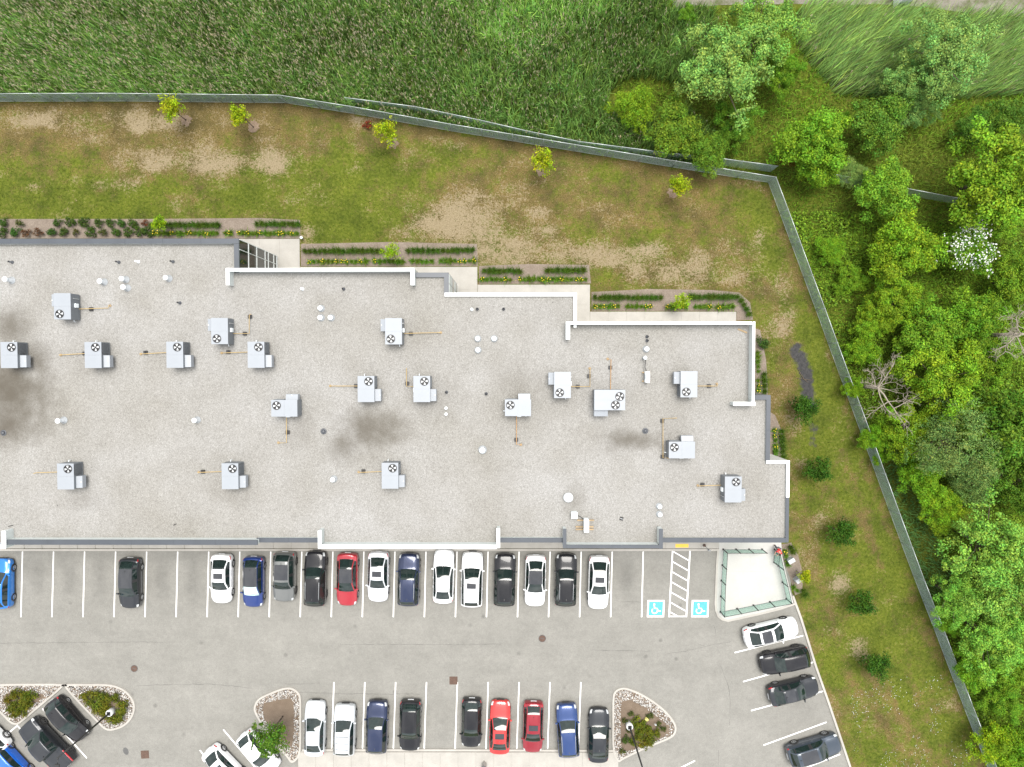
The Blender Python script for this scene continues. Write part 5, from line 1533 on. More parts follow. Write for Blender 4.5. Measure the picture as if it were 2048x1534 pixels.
# white blossom on the flowering bush, a part of it
fb = [o for o in bpy.data.objects if o.get('label') == 'round bush covered in white blossom'][0]
nb_ = 700
cr_ = [q for q in fb.children if q.name.startswith('crown')][0]; cm_ = cr_.data
cv = np.empty(len(cm_.vertices)*3, np.float32); cm_.vertices.foreach_get('co', cv); cv = cv.reshape(-1, 3)
q = cv*np.array([1, 1, 1.5]); sc_ = np.linalg.norm(q, axis=1)*np.where(cv[:, 2] > -.1, 1, 0)
ok_ = np.where((cv[:, 2] > .25) & (sc_ > np.quantile(sc_, .45)))[0]; pick = RNG.choice(ok_, nb_, replace=False)
v, f, c = leaf_cloud(cv[pick]*1.03 + np.array([0, 0, .06]), RNG.uniform(.04,.07,len(pick)), np.full((len(pick),3), .74), None, 1.5, .9)
bl = bpy.data.objects.new('blossom', np_mesh('blossom', v, f, M['leaf'], c)); link(bl, fb); bl.location = tuple(cr_.location); bl.scale = tuple(cr_.scale); bl.color = (1,1,1,1)

# dead trees
def dead_tree(px, py, label, spread, up, base_dir, h0=4.0):
    c = P(px, py, h0); c.z = 0
    root = thing('dead_tree', c, label, 'dead tree', 'bare dead trees in the thicket')
    MB().tube([(0,0,0),(.05,.05,h0*.5),(0,0,h0)], [.2,.15,.10], 8).build('trunk', M['deadwood'], root, True, False)
    br = MB()
    def grow(p, d, L, r, lev):
        if lev == 0: r *= .62
        n = 4; pts = [p]; q = p.copy(); dd = d.copy()
        for i in range(n):
            dd = (dd + Vector((random.gauss(0,.22), random.gauss(0,.22), random.gauss(0,.14)))).normalized()
            q = q + dd*L/n; pts.append(q.copy())
            if lev < 3 and i >= 1:
                for _ in range(2 if lev < 2 else 1):
                    if random.random() < .8:
                        sd = (dd + Vector((random.gauss(0,.7), random.gauss(0,.7), random.gauss(.1,.4)))).normalized()
                        grow(q.copy(), sd, L*random.uniform(.35,.6), r*.5, lev+1)
        br.tube(pts, [max(.007, r*(1-.75*i/n)) for i in range(n+1)], 5, False)
    for ang, L, r in base_dir:
        a = math.radians(ang)
        grow(Vector((0,0,h0*random.uniform(.85,1))), Vector((math.cos(a), math.sin(a), up)).normalized(), L*spread, r, 0)
    br.build('branch', M['deadwood'], root, True, False)
dead_tree(1757, 776, 'grey dead tree with bare forked branches near the fence', 0.66, .35, [(-50,4.2,.14),(-70,3.0,.10),(-30,3.2,.08),(20,2.4,.07),(100,2.2,.10),(140,2.0,.08),(55,3.2,.10),(75,2.2,.08),(170,1.6,.07)], 3.6)
dead_tree(2046, 668, 'bleached dead tree with tangled branches at the right edge', 0.72, .5, [(180,2.6,.10),(150,3.0,.10),(205,2.8,.10),(230,2.5,.09),(120,2.4,.09),(260,2.0,.08),(165,2.2,.07)], 6.0)
# ------------------------------------------------------------------ reeds, meadow grass and undergrowth
def region_pts(n, x0, y0, x1, y1, test):
    px = RNG.uniform(x0, x1, n); py = RNG.uniform(y0, y1, n)
    k = test(px, py)
    px, py = px[k], py[k]
    Rm = np.array(QC.to_matrix())
    d = np.stack([(px-1024)/FPX, -(py-767)/FPX, -np.ones_like(px)], -1) @ Rm.T
    t = -HC/d[:, 2]
    return px, py, d[:, 0]*t, d[:, 1]*t

def blades(x, y, h, w, lean, az, cols, bend=.35, z0=None):
    """bent grass blades, two quads tapering to a tip"""
    n = len(x)
    d = np.stack([np.cos(az), np.sin(az), np.zeros(n)], -1)
    s = np.stack([-np.sin(az+RNG.normal(0,.9,n)), np.cos(az+RNG.normal(0,.9,n)), np.zeros(n)], -1)
    b = np.stack([x, y, np.zeros(n) if z0 is None else z0], -1)
    up = np.array([0, 0, 1.0])[None]
    m = b + up*(h*.62)[:, None] + d*(h*lean*.45)[:, None]
    tp = b + up*(h*(1-bend*.3))[:, None] + d*(h*lean*(1+bend))[:, None]
    W = (w*.5)[:, None]*s
    v = np.stack([b-W, b+W, m+W*.9, m-W*.9, tp], 1)
    v = v.reshape(-1, 3)
    q = np.arange(n)[:, None]*5
    f = np.concatenate([q+np.array([[0,1,2]]), q+np.array([[0,2,3]]), q+np.array([[3,2,4]])], 0)
    return v, f, np.repeat(cols, 5, 0)

def join(parts):
    vs, fs, cs, o = [], [], [], 0
    for v, f, c in parts:
        vs.append(v); fs.append(f+o); cs.append(c); o += len(v)
    return np.concatenate(vs), np.concatenate(fs), np.concatenate(cs)

def reed_test(px, py):
    a = (py < fence_y(px)-2) & (px < 1430-1.3*np.maximum(0, 120-py)*0) & (px < 1395 + 40*np.sin(py/40.0))
    b = (px > 1590) & (py > 30 + (px-1590)*.05) & (py < 205 - .07*np.abs(px-1850)) & (py < 60 + (px-1560)*1.2)
    hole = (((px-1290)/75)**2 + ((py-205)/45)**2 < 1) | ((px > 1330) & (py < 25))
    return (a | b) & ~hole
px, py, x, y = region_pts(72000, -110, -150, 2150, 350, reed_test)
n = len(x)
patch = fbm(px, py, 1/90.0); pat2 = fbm(px+500, py, 1/30.0)
right = px > 1560
h = np.where(right, 1.9, 2.2)*RNG.uniform(.7, 1.15, n)*(.75+.5*patch)
colg = jitter_cols((.19,.325,.075), n, .14, .30)
colg *= np.where(right, .85, 1.0)[:, None]*(0.85+.7*(patch-.35))[:, None]*np.where(np.abs(px-1050)+np.abs(py-30)*1.5 < 170, 1.5, 1)[:, None]
parts = []
wind = np.where(right, math.radians(40), math.radians(115)) + np.where(right, .6, 2.0)*(fbm(px+80, py+640, 1/75.0)-.5)
for k in range(4):
    sel = RNG.random(n) < (1.0 if k < 3 else .5)
    m = sel.sum()
    az = wind[sel] + RNG.normal(0, 1.6, m)*np.where(right[sel], .2, 1)
    parts.append(blades(x[sel]+RNG.normal(0,.07,m), y[sel]+RNG.normal(0,.07,m), h[sel]*RNG.uniform(.75,1.05,m), RNG.uniform(.035,.06,m),
                        RNG.uniform(.04,.30,m)+np.where(right[sel],.5,0), az, (colg[sel]*RNG.uniform(.45,1.65,(m,1)))))
# dead straw among the leaves and tan plumes on part of the stems
sel = RNG.random(n) < (.22 + .5*right)
m = sel.sum()
parts.append(blades(x[sel], y[sel], h[sel]*RNG.uniform(.6,1.0,m), np.full(m,.028), RNG.uniform(.05,.5,m)+np.where(right[sel], .45, 0), wind[sel]+RNG.normal(0,.8,m)*np.where(right[sel], .25, 1), jitter_cols((.20,.165,.115), m, .08, .3)))
pl = (RNG.random(n) < np.where(right, .03, np.clip(.52 - (px-500)/2600.0 - .9*(patch-.45), .10, .8)*np.clip(1.25-np.maximum(0, px-900)/520.0, .06, 1)))
m = pl.sum()
for k in range(2):
    az = wind[pl] + RNG.normal(0, .6, m)
    parts.append(blades(x[pl]+RNG.normal(0,.03,m), y[pl]+RNG.normal(0,.03,m), RNG.uniform(.14,.26,m), RNG.uniform(.035,.06,m), RNG.uniform(.1,.6,m), az,
                        jitter_cols((.40,.35,.235), m, .06, .2), z0=h[pl]*RNG.uniform(.82,1.0,m)))
v, f, c = join(parts)
reeds = bpy.data.objects.new('reeds', np_mesh('reeds', v, f, M['reed'], c)); link(reeds)
tag(reeds, 'tall green reed bed with tan plumes behind the fence', kind='stuff')

def wild_test(px, py):
    w = ((py < fence_y(px)-2) & (px < 1540)) | ((px > fence_x(py)+2) & (py >= 366)) | ((py < 366) & (px >= 1540))
    return w & ~((px > 1350) & (py < 12+.03*(px-1350)))
def mead_test(px, py): return wild_test(px, py) & (px > 1230) & ~((px < 1395) & reed_test(px, py))
px, py, x, y = region_pts(190000, 1230, -90, 2150, 1640, mead_test)
n = len(x)
g1 = fbm(px, py, 1/70.0); g2 = fbm(px+300, py+90, 1/160.0)
yel = np.clip(1.2*(g2-.45), 0, .45)[:, None] + .35*np.exp(-((px-1850)/160)**2-((py-320)/60)**2)[:, None]
cg = jitter_cols((.135,.26,.02), n, .15, .28)*(1-yel) + jitter_cols((.20,.235,.04), n, .1, .25)*yel
strip_ = (px > fence_x(py)) & (px < fence_x(py)+75) & (py > 870) & (py < 1190)
cg[strip_] = jitter_cols((.10,.22,.06), strip_.sum(), .1, .25)
hh = RNG.uniform(.18, .5, n)*(.6+.9*g1)
parts = [blades(x, y, hh, RNG.uniform(.03,.065,n), RNG.uniform(.2,.9,n), RNG.uniform(0,6.28,n), cg*(.75+.6*g1)[:, None])]
v, f, c = join(parts)
o = bpy.data.objects.new('meadow_grass', np_mesh('meadow_grass', v, f, M['grassblade'], c)); link(o)
tag(o, 'rough green and yellow meadow grass beyond the fence', kind='stuff')

def under_test(px, py):
    a = wild_test(px, py) & (px > 1560) & (py > 425+.35*np.maximum(0, px-1720)*.4)
    g = (px < fence_x(py)+70) & (py > 880) & (py < 1190)
    return a & ~g & (fbm(px, py, 1/60.0) > .30)
px, py, x, y = region_pts(165000, 1560, 420, 2150, 1640, under_test)
n = len(x)
g1 = fbm(px, py, 1/38.0, 3); g2 = fbm(px+700, py+200, 1/90.0)
z = np.clip((g1-.36)*3.4, .08, 1.7)*RNG.uniform(.55, 1.05, n)
base = jitter_cols((.125,.215,.017), n, .15, .28)*(.75+.6*g2)[:, None]
v, f, c = leaf_cloud(np.stack([x, y, z], -1), RNG.uniform(.06,.13,n), base, None, 1.0)
o = bpy.data.objects.new('undergrowth', np_mesh('undergrowth', v, f, M['grassblade'], c)); link(o)
tag(o, 'low leafy undergrowth between the trees beyond the fence', kind='stuff')

def lawn_test(px, py):
    a = (py > fence_y(px)+2) & (py < np.interp(px, [0,600,601,955,956,1180,1181,1505], [436,436,484,484,528,528,578,578])) & (px < 1538)
    b = (px < fence_x(py)-3) & (py > 372) & (px > np.interp(py, [360,578,650,790,930,1090,1200,1240,1400,1534,1640], [1505,1505,1535,1540,1572,1598,1606,1612,1664,1706,1740]))
    return a | b
px, py, x, y = region_pts(330000, -110, 180, 2150, 1640, lawn_test)
dr, ba, mu, _ = ground_fields(x, y)
k = (RNG.random(len(x)) > np.clip(ba*.95+2.2*(fbm(px, py, 1/6.0, 3)-.5)+1.2*(fbm(px+9, py+5, 1/18.0, 3)-.5), 0, .95)) & (mu < .3)
px, py, x, y, dr = px[k], py[k], x[k], y[k], dr[k]
n = len(x)
fine = fbm(px*.7, py, 1/7.0, 3)*.95 + .8*fbm(px*.6+50, py+20, 1/22.0, 3) - .375
brn = fbm(px+400, py+700, 1/60.0, 4)
t = np.clip((dr + 1.0*(fine-.5) + RNG.normal(0,.16,n) - .26)/.5, 0, 1)[:, None]
cg = jitter_cols((.092,.122,.012), n, .22, .34)*(1+.15*(px > 1580))[:, None]*(1-t) + jitter_cols((.19,.150,.062), n, .08, .38)*t*np.interp(brn, [.3,.45,.6,.7], [.5,.8,1.1,1.35])[:, None]
v, f, c = blades(x, y, RNG.uniform(.03,.085,n), RNG.uniform(.03,.06,n), RNG.uniform(.3,1.3,n), RNG.uniform(0,6.28,n), cg)
o = bpy.data.objects.new('lawn_grass', np_mesh('lawn_grass', v, f, M['grassblade'], c)); link(o)
tag(o, 'short patchy green and straw lawn grass inside the fence', kind='stuff')

# clover heads in the lawn
px, py, x, y = region_pts(900, 1700, 1350, 1960, 1540, lambda a, b: lawn_test(a, b) & (fbm(a, b, 1/40.0) > .52))
v, f, c = leaf_cloud(np.stack([x, y, np.full(len(x), .06)], -1), RNG.uniform(.02,.04,len(x)), np.full((len(x),3), .62), None, 2, 1.0)
o = bpy.data.objects.new('clover', np_mesh('clover', v, f, M['grassblade'], c)); link(o)
tag(o, 'white clover heads dotted in the lower lawn', kind='stuff')

# gravel track along the top right
track = tag(MB().sheet(pp([(1338,-200),(1345,0),(1358,26),(1375,30),(1400,14),(1440,10),(1600,8),(1680,12),(1750,8),(1850,14),(1930,26),(2000,36),(2200,60),(2200,-200)], 0), .012).build('gravel_track', M['track']), kind='structure')

# ------------------------------------------------------------------ fences
def uv_quad_panel(a, b, z0, z1, name, mat, parent):
    off = Vector(parent.location)
    m = bpy.data.meshes.new(name)
    m.from_pydata([(a.x-off.x,a.y-off.y,z0-off.z),(b.x-off.x,b.y-off.y,z0-off.z),(b.x-off.x,b.y-off.y,z1-off.z),(a.x-off.x,a.y-off.y,z1-off.z)], [], [(0,1,2,3)])
    uv = m.uv_layers.new(name='UVMap')
    L = (b-a).length
    for i, q in enumerate(((0,z0),(L,z0),(L,z1),(0,z1))): uv.data[i].uv = q
    m.materials.append(mat)
    o = bpy.data.objects.new(name, m)
    return link(o, parent)
def fence(top_px, hgt, label, step, mesh=True, rail_mat='rail_metal', low_rail=False, group=None):
    W = [P(a, b, hgt) for a, b in top_px]
    root = thing('chain_link_fence', Vector((W[0].x, W[0].y, 0)), label, 'fence', group)
    for a, b in zip(W[:-1], W[1:]):
        L = (b-a).length; n = max(1, round(L/step))
        for i in range(n):
            p, q = a.lerp(b, i/n), a.lerp(b, (i+1)/n)
            MB().tube([(p.x,p.y,0),(p.x,p.y,hgt+.03)], .032, 8).build('post', M['post_metal'], root, True)
            MB().lathe([(.04,hgt+.03),(.04,hgt+.05),(.02,hgt+.075),(.001,hgt+.08)], (p.x,p.y,0), 8).build('post_cap', M['rail_metal'], root, True)
            MB().tube([(p.x,p.y,hgt),(q.x,q.y,hgt)], .026, 6).build('top_rail', M[rail_mat], root, True)
            if mesh: uv_quad_panel(p, q, .04, hgt-.02, 'wire_panel', M['mesh'], root)
            if low_rail: MB().tube([(p.x,p.y,.12),(q.x,q.y,.12)], .012, 5).build('tension_wire', M['rail_metal'], root, True)
    return root
fence(FENCE_N, 1.85, 'long green mesh fence between the lawn and the reed bed', 3.0, low_rail=True)
fence([(1552.3,354.6)] + FENCE_E[1:], 1.85, 'green mesh fence running down between the east lawn and the thicket', 3.0, low_rail=True)
fence([(690,195),(760,204),(830,213),(960,240),(1060,263),(1160,283),(1330,305),(1415,313),(1557,332)], 1.9, 'older wire fence standing in the reeds behind the green mesh fence', 3.0, True)
fence([(1660,347),(1715,357),(1815,377),(1910,395),(1990,410)], 1.7, 'stretch of older wire fence between the bright green trees', 3.0, True)

# terrace balustrade
HB = 1.28
RUNSG = [[(1446.6,1098.7),(1472.1,1098.7),(1498,1098.7),(1523.9,1098.7)], [(1446.6,1098.7),(1444.8,1130.3),(1442.9,1161),(1441.7,1192.4),(1440.9,1223.6)],
         [(1440.9,1223.6),(1474,1217.3),(1506.7,1210.6),(1539.7,1203.8),(1572.8,1197.6)], [(1572.8,1197.6),(1565,1164.4),(1557,1131.5),(1549.5,1099)]]
bal = thing('glass_balustrade', P(1500,1160,.13), 'black post balustrade with pale green glass round the terrace', 'balustrade')
seen = set()
for run in RUNSG:
    for k, p in enumerate(run):
        w = P(p[0], p[1], .14)
        if p not in seen:
            seen.add(p)
            MB().box(w.x-.035,w.y-.035,.14,w.x+.035,w.y+.035,.14+HB).build('post', M['post_black'], bal)
            MB().box(w.x-.08,w.y-.08,.143,w.x+.08,w.y+.08,.16).build('foot_plate', M['post_black'], bal)
        if k:
            a, b = P(*run[k-1], .14), w
            d = (b-a).normalized()
            a2, b2 = a + d*.04, b - d*.04
            MB().tube([(a2.x,a2.y,.14+HB-.03),(b2.x,b2.y,.14+HB-.03)], .022, 6).build('top_rail', M['post_black'], bal)
            MB().tube([(a2.x,a2.y,.24),(b2.x,b2.y,.24)], .018, 6).build('bottom_rail', M['post_black'], bal)
            nn = Vector((-d.y, d.x, 0))*.006
            MB().prism([(a2-nn), (b2-nn), (b2+nn), (a2+nn)], .27, .14+HB-.06).build('glass_pane', M['rail_glass'], bal)
gate = thing('glass_gate', P(1547.2,1124,.142), 'open glass gate leaf at the terrace corner', 'gate')
a, b = P(1547.2,1124,.142), P(1549,1104,.142)
MB().prism([Vector((a.x-.006,a.y+.04,0)), Vector((b.x-.006,b.y,0)), Vector((b.x+.006,b.y,0)), Vector((a.x+.006,a.y+.04,0))], .27, 1.3).build('glass_pane', M['rail_glass'], gate)
MB().box(a.x-.035,a.y-.035,.143,a.x+.035,a.y+.035,1.42).build('post', M['post_black'], gate)
MB().box(b.x-.03,b.y+.002,.16,b.x+.03,b.y+.06,1.38).build('stile', M['post_black'], gate)
MB().tube([(a.x,a.y+.04,1.36),(b.x,b.y,1.36)], .02, 6).build('top_rail', M['post_black'], gate)
MB().tube([(a.x,a.y+.04,.22),(b.x,b.y,.22)], .02, 6).build('bottom_rail', M['post_black'], gate)

# ------------------------------------------------------------------ lamp poles, signs, boxes
def lamp_pole(px, py, label):
    c = P(px, py, .1); c.z = .072
    o = thing('lamp_pole', c, label, 'street lamp', 'black car park lamp poles')
    MB().lathe([(.30,0),(.30,.72),(.27,.76)], n=18).build('concrete_base', M['base_conc'], o, True, False)
    MB().box(-.17,-.17,.761,.17,.17,.80).build('base_plate', M['post_black'], o, False, False)
    MB().tube([(0,0,.80),(0,0,7.6)], [.085,.06], 10).build('pole', M['post_black'], o, True, False)
    MB().tube([(0,0,7.45),(.0,-.5,7.6)], .035, 6).build('arm', M['post_black'], o, True, False)
    MB().box(-.17,-1.0,7.55,.17,-.45,7.66).build('lamp_head', M['post_black'], o, False, False)
lamp_pole(227, 1419, 'black lamp pole on a white concrete base in the gravel island')
lamp_pole(1257, 1446, 'black lamp pole on a white concrete base in the soil island')
c = P(1408, 1090, .13)
o = thing('parking_sign', c, 'accessible parking sign post on a brown base', 'sign')
MB().box(-.09,-.09,.0,.09,.09,.30).build('base', M['rust'], o, False, False)
MB().tube([(0,0,.3),(0,0,1.75)], .03, 8).build('post', M['galv'], o, True, False)
MB().box(-.15,-.045,1.3,.15,-.033,1.75).build('plate', M['plate'], o, False, False)
for px, py, rz, lab in [(1582,1121,-30,'pale grey utility box beside the terrace, upper one'),(1597,1160,-35,'pale grey utility box under the small yellow green tree')]:
    c = P(px, py, .5); c.z = .028
    o = thing('utility_box', c, lab, 'utility box', 'grey utility boxes in the bed', math.radians(-rz))
    MB().box(-.30,-.19,0,.30,.19,.05).build('pad', M['kerb'], o, False, False)
    MB().box(-.27,-.16,.05,.27,.16,.62).build('case', M['box_grey'], o, False, False)
    MB().box(-.29,-.18,.62,.29,.18,.67).build('lid', M['box_grey'], o, False, False)
c = P(604, 476, .3); c.z = .028
o = thing('bollard_light', c, 'small pale bollard light at the rear walk corner', 'bollard')
MB().lathe([(.08,0),(.08,.45)], n=12).build('body', M['galv'], o, True, False)
MB().lathe([(.12,.45),(.13,.5),(.05,.55),(.001,.555)], n=14).build('cap', M['vent_white'], o, True, False)
c = P(1810, -2, 1.4); c.z = .012
o = thing('white_trailer', c, 'white box trailer whose end shows on the gravel track', 'trailer')
MB().box(-.42,-.30,.35,.42,3.0,2.0).build('body', M['vent_white'], o, False, False)
for s in (-1, 1):
    MB().lathe([(.25,-.08),(.28,-.05),(.28,.05),(.25,.08)], (s*.5,1.5,.29), 16, 'y').build('wheel', M['tyre'], o, True, False)
    o.children[-1].data.transform(Matrix.Translation((s*.5,1.5,.29)) @ Matrix.Rotation(math.pi/2, 4, 'Z') @ Matrix.Translation((-s*.5,-1.5,-.29)))
MB().tube([(0,-.30,.4),(0,-.9,.4)], .04, 6).build('drawbar', M['galv'], o, True, False)
# things lying in the soil island
c = P(1293, 1437, .1); c.z = .072
MBx = MB().lathe([(.001,0),(.12,.02),(.2,.10),(.18,.2),(.08,.26),(.001,.27)], (c.x,c.y,c.z), 10)
tag(MBx.build('pale_rock', plain('yellow_rock', (.55,.50,.16), .8), None, True), 'pale yellow rock on the soil island', 'rock')
c = P(1309, 1444, .1)
st_ = thing('garden_stake', Vector((c.x,c.y,.072)), 'small white stake sign in the soil island', 'stake')
MB().box(-.08,-.01,.35,.08,.01,.6).build('plate', M['vent_white'], st_, False, False)
MB().tube([(0,0.02,0),(0,0.02,.55)], .012, 5).build('stake', M['galv'], st_, True, False)
for px, py, sx, lab in [(968,1532,.16,'pale diamond shaped post top at the lower picture edge'),]:
    c = P(px, py, .6); c.z = .13
    o = thing('walk_bollard', c, lab, 'bollard', rz=math.radians(45))
    MB().box(-sx,-sx,0,sx,sx,.8).build('post', M['kerb'], o, False, False)
    MB().box(-sx-.02,-sx-.02,.8,sx+.02,sx+.02,.85).build('cap', M['drain'], o, False, False)
# twig lying in the mud pool
c = P(1606, 757, 0)
tw = MB().tube([(c.x-.5,c.y+.9,.03),(c.x-.1,c.y+.2,.05),(c.x+.05,c.y-.05,.05)], [.02,.035,.04], 5)
tw.tube([(c.x+.05,c.y-.05,.05),(c.x-.6,c.y+.05,.04)], [.03,.012], 5); tw.tube([(c.x+.05,c.y-.05,.05),(c.x+.7,c.y-.15,.04),(c.x+.9,c.y-.1,.03)], [.035,.02,.012], 5); tw.tube([(c.x+.05,c.y-.05,.05),(c.x+.5,c.y-.4,.03)], [.03,.012], 5)
tag(tw.build('fallen_branch', M['bark'], None, True), 'dark fallen branch lying in the mud pool', 'branch')

# ------------------------------------------------------------------ bedding plants
def tuft_mesh(name, R, h, n, base, lean=.8, flower=0, w=.03):
    x = RNG.normal(0, R*.12, n); y = RNG.normal(0, R*.12, n)
    v, f, c = blades(x, y, RNG.uniform(.6,1.05,n)*h, np.full(n, w), RNG.uniform(.1,lean,n), RNG.uniform(0,6.28,n), jitter_cols(base, n, .12, .25), bend=.5)
    return np_mesh(name, v, f, M['leaf'], c)
TUFT = [tuft_mesh('blades', .50, .58, 150, (.060,.115,.012), .72) for _ in range(3)]
LILY = [tuft_mesh('blades', .48, .44, 80, (.085,.165,.014), .95, w=.05) for _ in range(3)]
def petal_mesh():
    n = 5; p = np.stack([RNG.normal(0,.12,n), RNG.normal(0,.12,n), RNG.uniform(.38,.46,n)], -1)
    v, f, c = leaf_cloud(p, RNG.uniform(.04,.06,n), np.tile(np.array([[.75,.55,.04]]), (n,1)), None, 2, .9)
    return np_mesh('flower', v, f, M['leaf'], c)
PETAL = petal_mesh()
def bush_mesh(base, R, n, ls):
    return crown_mesh('foliage', R, .75, 16, n, ls, (.3,.48), base, .2)[0]
BUSH = {'g': [bush_mesh((.042,.085,.014), .52, 620, .06) for _ in range(2)], 'r': [bush_mesh((.10,.045,.018), .40, 380, .05)], 'y': [bush_mesh((.095,.115,.010), .55, 560, .06) for _ in range(2)], 'b': [bush_mesh((.055,.07,.018), .40, 420, .05)]}
def bed_plant(px, py, mesh, part, name, label, cat, group, z=.028, s=1.0, flower=False, lift=0):
    c = P(px, py, .2); c.z = z
    o = thing(name, c, label, cat, group, random.uniform(0, 6.28))
    o['kind'] = 'thing'
    q = bpy.data.objects.new(part, mesh); link(q, o)
    s *= random.uniform(.86, 1.14); q.scale = (s, s, s); q.location = (0, 0, lift*s)
    q.color = (random.uniform(.85,1.2), random.uniform(.9,1.12), 1, 1)
    if flower:
        fl = bpy.data.objects.new('flower', PETAL); link(fl, o); fl.color = (1,1,1,1)
ORD = {}
def ordinal(key):
    ORD[key] = n = ORD.get(key, 0) + 1
    return '%d%s' % (n, 'th' if 10 < n % 100 < 14 else {1:'st',2:'nd',3:'rd'}.get(n % 10, 'th'))
def row(x0, x1, y0, y1, pitch, kind, label, group):
    head, tail = label.split(' in ', 1)
    end = 'top' if abs(y1-y0) > abs(x1-x0) and 'rear bed' not in label else 'left'
    lab = lambda: '%s, %s from the %s in %s' % (head, ordinal(group), end, tail)
    n = max(1, round(math.hypot(x1-x0, y1-y0)/pitch))
    for i in range(n):
        t = (i+.5)/n
        px = x0+(x1-x0)*t + random.uniform(-.7,.7); py = y0+(y1-y0)*t + random.uniform(-.8,.8)
        if kind == 't': bed_plant(px, py, random.choice(TUFT), 'blades', 'ornamental_grass', lab(), 'grass tuft', group)
        else:
            if random.random() < .08: continue
            bed_plant(px, py, random.choice(LILY), 'blades', 'daylily', lab(), 'flower', group, flower=random.random() < .35, s=random.uniform(.75,1.1))
T, Lg = 'dark green grass tuft in the ', 'leafy daylily in the '
B1, B2, B3, B4 = 'first rear bed', 'second rear bed', 'third rear bed', 'fourth rear bed'
row(300,440,450,450,9.4,'t',T+B1,'grass tufts of the first rear bed'); row(510,600,448,448,9.2,'t',T+B1,'grass tufts of the first rear bed')
row(305,598,466,466.5,9.0,'l',Lg+B1,'daylilies of the first rear bed')
row(606,768,503,502,9.8,'t',T+B2,'grass tufts of the second rear bed'); row(812,950,502,500,9.8,'t',T+B2,'grass tufts of the second rear bed'); row(604,952,523,522,9.4,'l',Lg+B2,'daylilies of the second rear bed')
row(964,1044,542,541.5,9.8,'t',T+B3,'grass tufts of the third rear bed'); row(1090,1172,541.5,541,9.8,'t',T+B3,'grass tufts of the third rear bed'); row(960,1176,559,558.5,9.2,'l',Lg+B3,'daylilies of the third rear bed')
row(1186,1326,595,595,9.6,'t',T+B4,'grass tufts of the fourth rear bed'); row(1376,1478,594,594,9.6,'t',T+B4,'grass tufts of the fourth rear bed'); row(1480,1500,597,632,9.6,'t',T+B4,'grass tufts of the fourth rear bed')
row(1186,1306,613,613,9.2,'l',Lg+B4,'daylilies of the fourth rear bed'); row(1330,1470,614,613,9.6,'l',Lg+B4,'daylilies of the fourth rear bed')
TE2, LE2 = 'dark grass tuft in the', 'green daylily in the'
row(1528,1530,745,788,9.6,'t',TE2+' upper east bed','grass tufts of the upper east bed'); row(1516,1517,700,785,10,'l',LE2+' upper east bed','daylilies of the upper east bed')
row(1562,1567,858,918,9.6,'t',TE2+' lower east bed','grass tufts of the lower east bed'); row(1549,1552,856,918,9.6,'l',LE2+' lower east bed','daylilies of the lower east bed')
row(1580,1588,1090,1106,9.6,'t','grass tuft in the bed beside the terrace','grass tufts beside the terrace'); row(1570,1577,1098,1134,9.6,'l','daylily in the bed beside the terrace','daylilies beside the terrace')
row(1584,1600,1172,1185,10,'l','daylily in the bed beside the terrace','daylilies beside the terrace'); row(1604,1611,1178,1192,10,'t','grass tuft in the bed beside the terrace','grass tufts beside the terrace')
k = 0
SH = [(6,466,'g'),(33,465,'g'),(55,467,'r'),(79,466,'r'),(104,464,'g'),(128,464,'g'),(154,465,'b'),(184,465,'g'),(208,466,'b'),(234,464,'g'),(257,464,'g'),(281,464,'g'),(299,463,'g'),
      (10,445,'g'),(42,446,'b'),(117,446,'g'),(142,445,'g'),(170,445,'g'),(199,446,'g'),(222,446,'g'),(244,446,'g'),(268,447,'g'),(291,446,'r')]
for px, py, kd in SH:
    nm = {'g':'dark green shrub', 'r':'reddish brown shrub', 'b':'olive brown shrub'}[kd]
    rw = 'lower' if py > 456 else 'upper'
    bed_plant(px, py, random.choice(BUSH[kd]), 'foliage', 'shrub', nm + ', ' + ordinal(nm+rw) + ' from the left, ' + rw + ' row of the left bed', 'shrub', 'shrubs of the left rear bed', s=1.0, lift=.30)
bed_plant(735, 250, BUSH['r'][0], 'foliage', 'red_shrub', 'small red leaved shrub beside the fence on the lawn', 'shrub', None, z=0, s=1.1, lift=.28)
for o_ in [q for q in bpy.data.objects if q.name.startswith('red_shrub')]:
    o_.children[0].color = (1.8,.8,.9,1)
bed_plant(1524, 685, BUSH['g'][0], 'foliage', 'shrub', 'bright rounded shrub beside the white corner wall', 'shrub', None, s=1.2, lift=.3)
for px, py, kd in [(20,1396,'y'),(37,1385,'y'),(51,1392,'y'),(64,1389,'y'),(34,1408,'y'),(49,1409,'y'),(30,1424,'y'),(45,1422,'y'),(60,1403,'y'),(24,1412,'y')]:
    bed_plant(px, py, BUSH['y'][0], 'foliage', 'low_shrub', 'low olive green shrub, ' + ordinal('isl1') + ' of the clump in the left stone island', 'shrub', 'low shrubs of the left stone island', z=.07, s=1.1, lift=.2)
for px, py in [(172,1392),(190,1387),(203,1393),(217,1395),(232,1393),(185,1405),(200,1408),(214,1412),(249,1410),(243,1421),(226,1436),(239,1437),(210,1425),(198,1420)]:
    bed_plant(px, py, BUSH['y'][1], 'foliage', 'low_shrub', 'low olive green shrub, ' + ordinal('isl2') + ' of the clump round the lamp base', 'shrub', 'low shrubs round the lamp base', z=.07, s=1.1, lift=.2)
for px, py in [(1272,1443),(1286,1450),(1297,1462),(1281,1470),(1268,1480),(1301,1478),(1289,1486),(1309,1465),(1278,1457)]:
    bed_plant(px, py, BUSH['y'][0], 'foliage', 'low_shrub', 'low yellow green shrub, ' + ordinal('isl3') + ' of the clump in the soil island', 'shrub', 'low shrubs of the soil island', z=.07, s=1.2, lift=.2)
